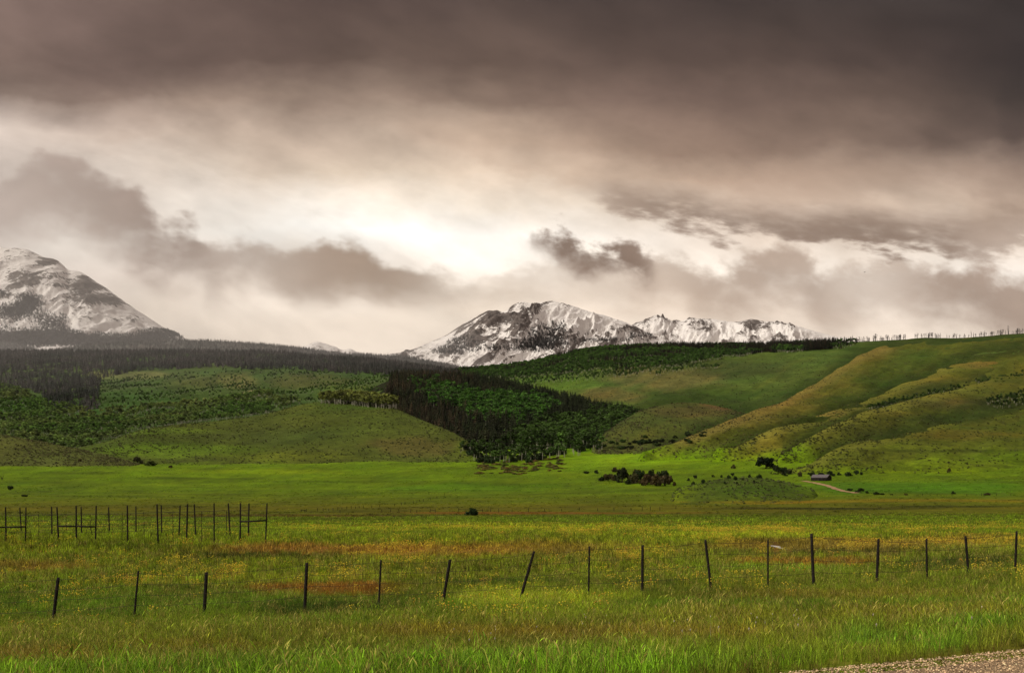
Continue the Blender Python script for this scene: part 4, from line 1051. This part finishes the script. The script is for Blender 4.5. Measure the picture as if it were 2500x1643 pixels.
# sagebrush, uncountable
sgp = []
for s_ in range(3):
    a, b = shrub_parts(70 + s_, 0.7, 26, 0.24, 5); sgp.append(join_mb(a, b, 'sagebrush', (M_LEAF_I, M_TRUNK_D)))
SG_P, SG_S, SG_C = [], [], []
def sage(h, n, poly, hgt, col, keep=1.0, tlo=0.0, thi=1.02):
    x, d, z, px, py = sample_layer(h, n, tlo, thi)
    k = inpoly(px, py, poly) & (RNG.random(len(px)) < keep * (0.5 + 1.2 * fbm(x / 40, d / 40, 3, 0.5, 77)).clip(0.05, 1))
    x, d, z = x[k], d[k], z[k]; n = len(x)
    hh = hgt * (0.5 + RNG.random(n))
    SG_P.append(np.column_stack([x, d, z])); SG_S.append(np.column_stack([hh * 1.2, hh * 1.2, hh]))
    SG_C.append(np.asarray(col) * (1 + .35 * RNG.normal(size=(n, 1))).clip(.3, 2))
ALL = [(-300, 600), (2900, 600), (2900, 1300), (-300, 1300)]
sage(H_N, 1600, ALL, 0.6, (0.13, 0.15, 0.055))
sage(H_C, 5000, ALL, 1.0, (0.15, 0.15, 0.06))
sage(H_D, 12000, ALL, 1.0, (0.12, 0.135, 0.045), 0.7)
sage(H_K, 6000, ALL, 1.0, (0.12, 0.11, 0.055))
sage(H_H, 16000, [(1250,930),(1700,890),(2050,860),(1990,940),(1750,1040),(1500,990)], 1.2, (0.11, 0.125, 0.045), 1.0)
sage(H_S1, 9000, ALL, 1.0, (0.15, 0.14, 0.055), 0.6)
sage(H_S2, 7000, ALL, 1.0, (0.12, 0.13, 0.04), 0.6)
sage(H_S3, 6000, ALL, 1.0, (0.11, 0.12, 0.036), 0.6)
sage(H_S4, 6000, ALL, 0.9, (0.11, 0.125, 0.036), 0.6)
p = np.concatenate(SG_P)
scatter('sagebrush', p, np.concatenate(SG_S), np.column_stack([np.zeros(len(p)), np.zeros(len(p)), RNG.uniform(0, 6.28, len(p))]), np.concatenate(SG_C), sgp, 'sagebrush dotted over the hills and the knoll')

# ------------------------------------------------------------------ grass and flowers of the near meadow
def blade_clump(seed, n, spread, bend, width, heads=0.0):
    rnd = random.Random(seed); mb = MB()
    for i in range(n):
        an = rnd.random() * 6.28; r = spread * math.sqrt(rnd.random())
        b = Vector((math.cos(an) * r, math.sin(an) * r, -0.06)); da = rnd.random() * 6.28
        h = rnd.uniform(.5, 1.0); lean = bend * rnd.uniform(.2, 1.0)
        dv = Vector((math.cos(da), math.sin(da), 0)); fa = rnd.random() * 3.14; sd_ = Vector((math.cos(fa), math.sin(fa), 0)) * width * rnd.uniform(.6, 1.2)
        p0, p1, p2, p3 = b, b + dv * lean * .18 + Vector((0, 0, h * .45)), b + dv * lean * .5 + Vector((0, 0, h * .8)), b + dv * lean * 1.0 + Vector((0, 0, h * (1.0 - .25 * lean)))
        mb.add([p0 - sd_, p0 + sd_, p1 + sd_ * .85, p1 - sd_ * .85, p2 + sd_ * .55, p2 - sd_ * .55, p3], [(0, 1, 2, 3), (3, 2, 4, 5), (5, 4, 6)])
        if rnd.random() < heads:   # seed head nodding from the tip
            q = p3 + dv * .07 + Vector((0, 0, -.02)); w2 = sd_.normalized() * width * 2.0
            mb.add([p3 - w2 * .4, p3 + w2 * .4, q + w2 + Vector((0, 0, -.05)), q - w2 + Vector((0, 0, -.05)), q + dv * .05 + Vector((0, 0, -.14))], [(0, 1, 2, 3), (3, 2, 4)])
    return mb
G_NEAR = [blade_clump(s_, 20, .26, .55 + .1 * s_, .011).build('grass_clump', M_GRASS, link=False) for s_ in range(4)]
G_SEED = [blade_clump(30 + s_, 9, .22, .6, .008, 0.8).build('grass_clump', M_GRASS, link=False) for s_ in range(3)]
G_FAR = [blade_clump(60 + s_, 16, .55, .5, .035).build('grass_clump', M_GRASS, link=False) for s_ in range(4)]
def field_points(d0, d1, per, margin=0.46):
    ex = 7.0; dgr = np.linspace(d0, d1, 400); cdf = (margin * dgr * dgr + 2 * ex * dgr); cdf = cdf - cdf[0]
    n = int(per * cdf[-1])
    d = np.interp(RNG.random(n) * cdf[-1], cdf, dgr); x = RNG.uniform(-1, 1, n) * (margin * d + ex)
    s_ = road_s(x, d); k = s_ < 0.22 - 0.3 * RNG.random(n) ** 0.4
    if d1 > 300: k &= RNG.random(n) < sstep(345, 170, d)
    k &= ~((np.abs(x / d - PUD[0] / PUD[1]) * PUD[1] < 0.16 + 0.22 * RNG.random(n)) & (d > PUD[1] - 8.5 - RNG.random(n)) & (d < PUD[1] + 4))
    return x[k], d[k], s_[k]
PUD = on_ground(1896, 1336)
def grass(name, d0, d1, per, hgt, protos, label, bright=1.0, dry=0.0, wf=1.0, hn=0.35):
    x, d, s_ = field_points(d0, d1, per)
    z = z_floor(x, d); c = meadow_col(x, d, z); n = len(x)
    lush = c[:, 1] / (c[:, 0] + 1e-4)
    h = hgt * (0.6 + 0.7 * RNG.random(n)) * (1 + hn * 1.5 * fbm(x / 7, d / 9, 3, 0.5, 15)).clip(.35, 1.7) * (0.5 + 0.5 * sstep(0.25, -0.8, s_))
    c = c * bright * np.array((0.92, 1.14, 0.82)) * (1 + 0.36 * RNG.normal(size=(n, 1))).clip(.35, 2.2)
    if dry > 0:
        f = (RNG.random((n, 1)) < dry) * 0.8
        c = c * (1 - f) + np.array((0.44, 0.34, 0.09)) * f
    js = (RNG.random((n, 1)) ** 2.2) * 0.55; c = c * (1 - js) + np.array((0.26, 0.23, 0.05)) * js
    edge = (sstep(-0.7, -0.05, s_) * 0.75)[:, None]; c = c * (1 - edge) + np.array((0.13, 0.05, 0.018)) * edge
    rot = np.column_stack([RNG.normal(size=n) * .12, RNG.normal(size=n) * .12, RNG.uniform(0, 6.28, n)])
    ww = h * wf
    return scatter(name, np.column_stack([x, d, z]), np.column_stack([ww, ww, h]), rot, np.clip(c, .002, .8), protos, label)
grass('grass', 9.5, 46, 50, 0.27, G_NEAR, 'long green and straw coloured grass in the foreground', 2.3)
grass('grass', 9.5, 60, 7, 0.40, G_SEED, 'drooping straw coloured seed heads above the foreground grass', 2.5, 0.5, 0.9)
grass('grass', 44, 130, 9, 0.30, G_FAR, 'green grass of the middle meadow', 2.5, 0.03)
grass('grass', 125, 330, 1.0, 0.40, G_FAR, 'green grass of the far meadow', 2.3, 0.02, 2.2)

n = 30000
d = np.sqrt(RNG.uniform(280 ** 2, 1000 ** 2, n)); x = RNG.uniform(-.5, .5, n) * d; z = z_floor(x, d)
k = (z >= z_total(x, d) - .05) & (RNG.random(n) < (0.45 + 1.2 * fbm(x / 50, d / 40, 3, .5, 61)).clip(.05, 1)); x, d, z = x[k], d[k], z[k]; n = len(x)
c = meadow_col(x, d, z) * (1.0 + .5 * RNG.normal(size=(n, 1))).clip(.3, 2.2) * 1.3
h = .38 * (.5 + RNG.random(n)); scatter('grass', np.column_stack([x, d, z]), np.column_stack([h * 2.6, h * 2.6, h]), np.column_stack([np.zeros(n), np.zeros(n), RNG.uniform(0, 6.28, n)]), c, G_FAR, 'tufts of grass on the far green pasture')

# yellow flowers, white seed heads
def flower_mesh(seed, n=11):
    rnd = random.Random(seed); mb = MB()
    for i in range(n):
        x_, y_ = rnd.gauss(0, .25), rnd.gauss(0, .25); h = rnd.uniform(.6, 1.0)
        mb.add([(x_ - .006, y_, 0), (x_ + .006, y_, 0), (x_, y_, h)], [(0, 1, 2)])
        r = rnd.uniform(.028, .05)
        mb.add([(x_ + r * math.cos(k * 1.257), y_ + r * math.sin(k * 1.257), h + r * .1) for k in range(5)] + [(x_, y_, h - r * 1.3), (x_, y_, h + r * 1.1)],
               [(k, (k + 1) % 5, 6) for k in range(5)] + [((k + 1) % 5, k, 5) for k in range(5)])
    return mb.build('flower', M_FLOWER, link=False)
FP = [flower_mesh(s_) for s_ in range(3)]
x, d, s_ = field_points(28, 200, 3.2)
z = z_floor(x, d); px, py = project(x, d, z)
dens = 0.16 + blob(px, py, [(800,1412,330,16,.9),(1200,1370,500,14,.6),(600,1390,250,20,.5),(1350,1300,600,16,.8),(2000,1330,500,24,.9),(1900,1300,300,12,.8),(900,1342,300,14,.6),(300,1420,300,24,.5),(2400,1300,200,16,.5),(450,1325,250,10,.5)])
k = RNG.random(len(x)) < dens * (0.25 + 0.75 * sstep(75, 50, d)) * sstep(220, 90, d) * (0.1 + 1.5 * sstep(-.05, .4, fbm(x / 5, d / 12, 3, .5, 19)))
x, d, z = x[k], d[k], z[k]; n = len(x)
h = 0.40 * (0.7 + 0.5 * RNG.random(n)); ww = h * (0.8 + d / 90)
fc = np.where(RNG.random((n, 1)) < .8, np.array((0.80, 0.66, 0.06)), np.array((0.72, 0.46, 0.06)))
scatter('flowers', np.column_stack([x, d, z]), np.column_stack([ww, ww, h]), np.column_stack([np.zeros(n), np.zeros(n), RNG.uniform(0, 6.28, n)]), fc, FP, 'small yellow flowers speckling the meadow')
x, d, s_ = field_points(12, 24, 1.0); z = z_floor(x, d); px, py = project(x, d, z); n = len(x)
k = RNG.random(n) < 0.5 * np.exp(-((py - 1575) / 25) ** 2) * sstep(900, 1300, px); x, d, z = x[k], d[k], z[k]; n = len(x)
if n: scatter('seed_heads', np.column_stack([x, d, z]), np.full((n, 3), .42) * np.array((.55, .55, 1)), np.column_stack([np.zeros(n), np.zeros(n), RNG.uniform(0, 6.28, n)]), np.full((n, 3), .6) * np.array((1, .9, .72)), [flower_mesh(9, 2)], 'white dandelion seed heads in the foreground grass')

# loose gravel on the road
pb = []
for s_ in range(3):
    bm = bmesh.new(); bmesh.ops.create_icosphere(bm, subdivisions=1, radius=1.0); rnd = random.Random(s_)
    for v in bm.verts: v.co *= rnd.uniform(.7, 1.15)
    me = bpy.data.meshes.new('pebble'); bm.to_mesh(me); bm.free(); me.materials.append(M_STONE); pb.append(bpy.data.objects.new('pebble', me))
n = 70000
a = RNG.uniform(-5, 13, n); b = RNG.uniform(-0.12, 1.0, n) ** 1.0 * np.where(RNG.random(n) < .9, 2.6, 5.0); b = np.where(b < -.1, 0, b)
P_ = RP0[None] + a[:, None] * RT + b[:, None] * RN
zz = np.full(n, -1.715); r = 0.004 + 0.008 * RNG.random(n) ** 2.5
cc = np.array((0.52, 0.37, 0.22)) * (1 + .4 * RNG.normal(size=(n, 1))).clip(.12, 1.8); cc[RNG.random(n) < .25] *= .35
scatter('gravel', np.column_stack([P_, zz]), np.column_stack([r * 1.25, r, r * .7]), np.column_stack([RNG.normal(size=n) * .3, RNG.normal(size=n) * .3, RNG.uniform(0, 6.28, n)]), np.clip(cc, .02, .75), pb, 'loose tan gravel on the road shoulder')

# standing water between the grasses
wv = []
for kk in range(22):
    an = kk / 22 * 6.283; q = 1 + 0.25 * math.sin(3 * an + 1) + .12 * math.sin(7 * an)
    wv.append([PUD[0] + .20 * q * math.cos(an), PUD[1] + 1.9 * q * math.sin(an), 0.0])
zw = float(np.mean([float(z_floor(a[0], a[1])) for a in wv])) + .02
for a in wv: a[2] = zw
pud = mesh_obj('water', wv, [tuple(range(22))], M_WATER)
tag(pud, 'small pale puddle behind the fence', None, None, 'structure')

# dirt track to the barn
tp = [(1962,1174),(1985,1178),(2000,1181),(2018,1185),(2035,1191),(2050,1196),(2065,1200),(2092,1204)]
tpts = [on_ground(*q) for q in tp]; tv = []
for i in range(49):
    f = i / 48 * (len(tpts) - 1); k0 = min(int(f), len(tpts) - 2); g_ = f - k0
    q = [tpts[k0][j] * (1 - g_) + tpts[k0 + 1][j] * g_ for j in range(2)]
    q2 = tpts[min(k0 + 1, len(tpts) - 1)]; q1 = tpts[k0]
    tv_ = Vector((q2[0] - q1[0], q2[1] - q1[1])).normalized(); nn_ = Vector((-tv_.y, tv_.x))
    for j in range(5):
        off = (j / 4 - .5) * (3.4 + .5 * math.sin(i * 1.3))
        xx, yy_ = q[0] + nn_.x * off, q[1] + nn_.y * off
        tv.append((xx, yy_, float(z_total(xx, yy_)) + .12))
tf = [(i * 5 + j, i * 5 + j + 1, (i + 1) * 5 + j + 1, (i + 1) * 5 + j) for i in range(48) for j in range(4)]
pth = mesh_obj('path', tv, tf, M_DIRT, None, True); tag(pth, 'tan dirt track curving down from the barn', None, None, 'structure')

# ------------------------------------------------------------------ fences
def post_mesh(mb, b, t_, r, n=9, jit=.12, slant=.25):
    b, t_ = Vector(b), Vector(t_); pts = [b + (t_ - b) * f for f in (0, .25, .5, .75, .97, 1.0)]
    mb.tube(pts, [r * 1.06, r * 1.03, r, r * .98, r * .95, r * .8], n, True, jit)
    for k in range(n):   # slanting weathered top
        v = mb.v[-n + k]; mb.v[-n + k] = (v[0], v[1], v[2] + (v[0] - t_.x) * slant)
def photo_pt(px, py, d): return Vector(((px - CX) / K * d, d, (YH - py) / K * d))
NEAR = [(129,1521,142,1409,8.2),(326,1522,338,1393,5),(498,1508,504,1396,8.6),(744,1487,749,1373,8.2),(924,1489,930,1366,4.6),(1083,1461,1099,1365,7.6),(1269,1467,1304,1345,6.8),(1437,1452,1439,1333,4.6),
        (1568,1439,1569,1330,7),(1735,1426,1722,1317,6.6),(1875,1424,1875,1317,4.2),(1986,1414,1981,1302,7.6),(2141,1409,2145,1315,7),(2263,1398,2262,1314,4.8),(2365,1404,2357,1308,6),(2478,1401,2482,1296,5.6),(2610,1396,2606,1290,6.4),(-60,1530,-50,1412,7.6),(2740,1392,2742,1288,7),(2880,1390,2874,1284,5),(-240,1536,-236,1418,7.4),(-410,1540,-402,1424,5)]
NEAR.sort()
fence = empty('wire_fence', (0, 35.5, -3.5)); tag(fence, 'near wire fence of leaning dark wooden posts across the foreground', 'fence')
def to_local(o, par): o.parent = par; o.matrix_parent_inverse = Matrix.Translation(par.location).inverted()
tops = []
for (bx, by, tx, ty, wd) in NEAR:
    d_ = 35.2 + 1.6 * bx / 2500
    B = photo_pt(bx, by, d_); T = photo_pt(tx, ty, d_)
    gz = float(z_floor(B.x, B.y)); dirv = (T - B).normalized()
    foot = B + dirv * ((gz - .35 - B.z) / dirv.z)
    mb = MB(); post_mesh(mb, foot, T, wd / K * d_ * .5)
    o = mb.build('post', M_POST, None, True); to_local(o, fence)
    G = B + dirv * ((gz - B.z) / dirv.z); tops.append((G, T))
for fr in (.30, .52, .74, .95):
    mb = MB(); pts = []
    for i in range(len(tops) - 1):
        a_, b_ = [tops[j][0] + (tops[j][1] - tops[j][0]) * fr for j in (i, i + 1)]
        for s_ in range(5):
            f = s_ / 5; q = a_ + (b_ - a_) * f; q.z -= .035 * math.sin(math.pi * f) * random.uniform(.6, 1.3); q.y -= .05; pts.append(q)
    mb.tube(pts, [.0048] * len(pts), 4, True)
    o = mb.build('wire', M_WIRE, None); to_local(o, fence)
# two tall fences left
def zf(z5, off): return [(a / 7 + off, b / 7 + 1200, c / 7 + off, d / 7 + 1200, w_ / 7) for a, b, c, d, w_ in z5]
FRONT = zf([(95,260,103,800,26),(443,265,437,800,24),(972,260,998,808,27),(1302,238,1302,815,28),(1644,238,1632,808,26),(2176,232,2180,785,28)], 0) + zf([(303,212,318,770,28),(825,210,810,740,28),(1278,195,1280,720,25),(1730,192,1725,680,28),(2183,198,2165,690,25)], 340)
BACK = zf([(338,270,370,775,22),(881,255,888,760,24),(1386,260,1395,748,23),(1855,262,1870,728,24),(2322,245,2325,720,22)], 0) + zf([(375,230,383,670,22),(698,235,682,680,24),(940,212,960,690,24),(1521,197,1548,670,26),(1875,200,1866,690,26)], 340)
FT = zf([(657,375,667,800,8),(2090,350,2083,740,8)], 0) + zf([(75,340,85,760,8),(575,320,577,745,8),(1063,335,1066,730,9)], 340)
BT = zf([(1127,375,1138,760,8)], 0) + zf([(1493,330,1490,690,10)], 340)
def tall_fence(posts, thin, d_, label, rails):
    fe = empty('wire_fence', (-12, d_, -3.3)); tag(fe, label, 'fence', 'tall post fences on the left meadow')
    ends = []
    for lst, th in ((posts, False), (thin, True)):
        for (tx, ty, bx, by, wd) in lst:
            B = photo_pt(bx, by, d_); T = photo_pt(tx, ty, d_)
            gz = float(z_floor(B.x, B.y)); mb = MB()
            foot = B + (T - B).normalized() * (min(gz - .25, B.z - .05) - B.z)
            post_mesh(mb, foot, T, max(wd / K * d_ * .5, .012), 7 if not th else 5)
            o = mb.build('steel_stake' if th else 'post', M_POST, None, True); to_local(o, fe)
            if not th: ends.append((B, T))
    ends.sort(key=lambda q: q[0].x)
    for (x0, y0, x1, y1) in rails:
        mb = MB(); a_, b_ = photo_pt(x0, y0, d_ - .08), photo_pt(x1, y1, d_ - .08)
        mb.tube([a_, a_ + (b_ - a_) * .5, b_], [.042, .045, .04], 7, True, .1)
        o = mb.build('brace_rail', M_POST, None, True); to_local(o, fe)
    for fr in (.2, .38, .56, .74):
        mb = MB(); pts = [q[0] + (q[1] - q[0]) * fr + Vector((0, -.06, 0)) for q in ends]
        mb.tube(pts, [.008] * len(pts), 4, True); o = mb.build('wire', M_WIRE, None); to_local(o, fe)
tall_fence(FRONT, FT, 67.0, 'front one of the two tall post fences on the left meadow, with brace rails', [(-40,1288,15,1286.5),(13,1286.5,62,1285.5),(142,1284,186,1284.5),(186,1284.5,233,1285.5),(587,1273.5,650,1270)])
tall_fence(BACK, BT, 75.0, 'rear one of the two tall post fences on the left meadow, without rails', [])
# twisted dead stick caught in the fence
mb = MB(); mb.tube([photo_pt(a / 7, b / 7 + 1200, 66.6) for a, b in ((1580,735),(1555,660),(1543,590),(1550,510),(1565,445))], [.022, .02, .018, .014, .008], 5)
o = mb.build('dead_stick', M_POST, None, True); tag(o, 'thin bent dead stick leaning in the tall fence', 'stick')
# distant fences
def far_fence(pix, hpx, label, railpairs=()):
    pts = [on_ground(a, b) for a, b in pix]
    fe = empty('wire_fence', pts[0]); tag(fe, label, 'fence')
    tp_ = []
    for i, (x_, y_, z_) in enumerate(pts):
        h = hpx / K * y_ * random.uniform(.8, 1.15); mb = MB(); lean = random.uniform(-.12, .12)
        post_mesh(mb, (x_, y_, z_ - .2), (x_ + lean, y_, z_ + h), .085, 6)
        o = mb.build('post', M_POST, None, True); to_local(o, fe); tp_.append((Vector((x_, y_, z_)), Vector((x_ + lean, y_, z_ + h))))
    for fr in (.45, .85):
        mb = MB(); q = [a_ + (b_ - a_) * fr for a_, b_ in tp_]; mb.tube(q, [.012] * len(q), 3, True); o = mb.build('wire', M_WIRE, None); to_local(o, fe)
    for i, j in railpairs:
        mb = MB(); mb.tube([tp_[i][0] + (tp_[i][1] - tp_[i][0]) * .7, tp_[j][0] + (tp_[j][1] - tp_[j][0]) * .7], [.07, .07], 5); o = mb.build('brace_rail', M_POST, None); to_local(o, fe)
    return fe
z7 = [(232,252),(243,252),(268,251),(279,251),(292,250),(403,243),(462,241),(522,240),(567,236),(615,232),(660,228),(708,222),(754,220),(800,217),(838,214),(880,212),(966,209),(1050,203),(1205,192),(1275,182),(1313,175),(1400,168),(1434,165),(1467,150),(1502,145),(1575,132),(1645,112),(1720,88),(1838,40)]
far_fence([(a / 4.25 + 680, b / 4.25 + 1190) for a, b in z7], 6.6, 'distant fence of small posts climbing the meadow to the right', [(0, 3)])
z8 = [(640,262),(1072,258),(1165,258),(1250,257),(1370,260),(1435,262),(1572,258),(1625,259),(1870,252),(2115,254),(2200,254),(2285,255)]
far_fence([(a / 4.25 + 680, b / 4.25 + 1190) for a, b in z8] + [(1250,1250),(1290,1249),(1330,1249),(1372,1248),(1414,1247),(1459,1247),(1499,1247),(1541,1246),(1568,1245),(1588,1245),(1611,1245),(1650,1242)], 8.2, 'distant low fence running level across the meadow behind the lone bush', [(6, 7), (8, 9)])
far_fence([(2180 + 36 * i, 1210 + (i % 2) * .5) for i in range(9)], 6.0, 'distant fence along the lower edge of the right green field')

# ------------------------------------------------------------------ log barn
gx, gy, gz = on_ground(2005, 1173)
barn = empty('log_barn', (gx, gy, gz), math.radians(-38)); tag(barn, 'small dark log barn with grey board roof beside the dirt track', 'barn')
Lb, Wb, Hb, Rg = 4.8, 3.2, 2.0, 3.5     # half length, half width, eave, ridge
for sy in (-1, 1):
    mb = MB()
    for k in range(7): mb.tube([(-Lb - .2, sy * Wb, .15 + k * .29), (Lb + .2, sy * Wb, .15 + k * .29)], [.15, .15], 7)
    o = mb.build('wall', M_LOG, barn, True)
for sx in (-1, 1):
    mb = MB()
    for k in range(7): mb.tube([(sx * Lb, -Wb - .2, .29 + k * .29), (sx * Lb, Wb + .2, .29 + k * .29)], [.15, .15], 7)
    o = mb.build('gable_wall', M_LOG, barn, True)
    mb = MB(); mb.add([(sx * Lb - .05, -Wb, Hb), (sx * Lb - .05, Wb, Hb), (sx * Lb - .05, 0, Rg), (sx * Lb + .05, -Wb, Hb), (sx * Lb + .05, Wb, Hb), (sx * Lb + .05, 0, Rg)], [(0, 1, 2), (3, 5, 4), (0, 3, 4, 1), (1, 4, 5, 2), (2, 5, 3, 0)])
    mb.build('gable_boards', M_LOG, barn)
for sy in (-1, 1):
    rfm = MB(); nb = 14
    for k in range(nb):
        x0 = -Lb - .45 + (2 * Lb + .9) * k / nb; x1 = x0 + (2 * Lb + .9) / nb - .03; up = .03 * (k % 2)
        e0 = (Wb + .5); z0 = Hb - (Rg - Hb) * .5 / Wb
        rfm.add([(x0, sy * e0, z0 + up), (x1, sy * e0, z0 + up), (x1, 0, Rg + .12 + up), (x0, 0, Rg + .12 + up), (x0, sy * e0, z0 - .1), (x1, sy * e0, z0 - .1), (x1, 0, Rg), (x0, 0, Rg)],
                [(0, 1, 2, 3), (4, 7, 6, 5), (0, 4, 5, 1), (1, 5, 6, 2), (0, 3, 7, 4)])
    rfm.build('roof', M_ROOF, barn)
mb = MB(); mb.box((.6, -Wb - .17, .9), (.6, .03, .9)); dr = mb.build('door', M_DOOR, barn)
mb = MB(); mb.box((1.0, -Wb - .22, .9), (.05, .03, .08)); mb.build('handle', M_WIRE, dr)

# ------------------------------------------------------------------ a bird
B = photo_pt(2111, 665, 380)
bd = MB(); bd.tube([(-.22, 0, 0), (-.1, 0, .02), (.08, 0, .03), (.2, 0, .02), (.26, 0, .01)], [.02, .07, .09, .05, .012], 7)
bird = empty('bird', B, math.radians(25)); tag(bird, 'tiny dark bird flying in front of the clouds on the right', 'bird')
bd.build('body', M_BIRD, bird, True)
for sy in (-1, 1):
    mb = MB(); mb.add([(.1, sy * .06, .05), (-.08, sy * .06, .05), (.12, sy * .3, .16), (-.06, sy * .3, .15), (-.02, sy * .52, .1), (.1, sy * .06, .03), (-.08, sy * .06, .03), (.12, sy * .3, .14), (-.06, sy * .3, .13)],
                      [(0, 1, 3, 2), (2, 3, 4), (5, 7, 8, 6), (7, 4, 8)]); mb.build('wing', M_BIRD, bird)
mb = MB(); mb.add([(-.2, -.02, .01), (-.2, .02, .01), (-.38, .08, .0), (-.38, -.08, .0), (-.3, 0, .02)], [(0, 1, 4), (1, 2, 4), (2, 3, 4), (3, 0, 4)]); mb.build('tail', M_BIRD, bird)

# ------------------------------------------------------------------ haze in the air
hm, ht, ho = new_mat('valley_haze')
pvn = ht.node('ShaderNodeVolumePrincipled'); pvn.inputs['Color'].default_value = (0.93, 0.92, 0.93, 1)
pvn.inputs['Density'].default_value = 0.5e-5; pvn.inputs['Anisotropy'].default_value = 0.2; pvn.inputs['Density Attribute'].default_value = ''
ht.l.new(pvn.outputs[0], ho.inputs['Volume']); hm.cycles.homogeneous_volume = True
mb = MB(); mb.box((0, 7300, 905), (6500, 7600, 995)); hz = mb.build('haze', hm); tag(hz, 'thin pale haze filling the valley air', None, None, 'stuff')

# mist hanging over the wooded slopes on the left (an even, closed bank of it)
mm, mt_, mo = new_mat('mist'); mv = mt_.node('ShaderNodeVolumePrincipled'); mv.inputs['Color'].default_value = (0.95, 0.94, 0.94, 1)
mv.inputs['Density'].default_value = 1.25e-4; mv.inputs['Density Attribute'].default_value = ''; mv.inputs['Anisotropy'].default_value = 0.1
mt_.l.new(mv.outputs[0], mo.inputs['Volume']); mm.cycles.homogeneous_volume = True
bm = bmesh.new(); bmesh.ops.create_icosphere(bm, subdivisions=4, radius=1.0)
for v in bm.verts:
    f = 1 + 0.12 * math.sin(3 * v.co.x + 1) * math.cos(2.3 * v.co.y)
    v.co = Vector((-1560 + 1650 * v.co.x * f, 3700 + 2050 * v.co.y, 330 + 470 * v.co.z * f))
me = bpy.data.meshes.new('mist'); bm.to_mesh(me); bm.free(); me.materials.append(mm)
o = bpy.data.objects.new('mist', me); COL.objects.link(o); tag(o, 'pale mist hanging over the wooded slopes on the left', None, None, 'stuff')
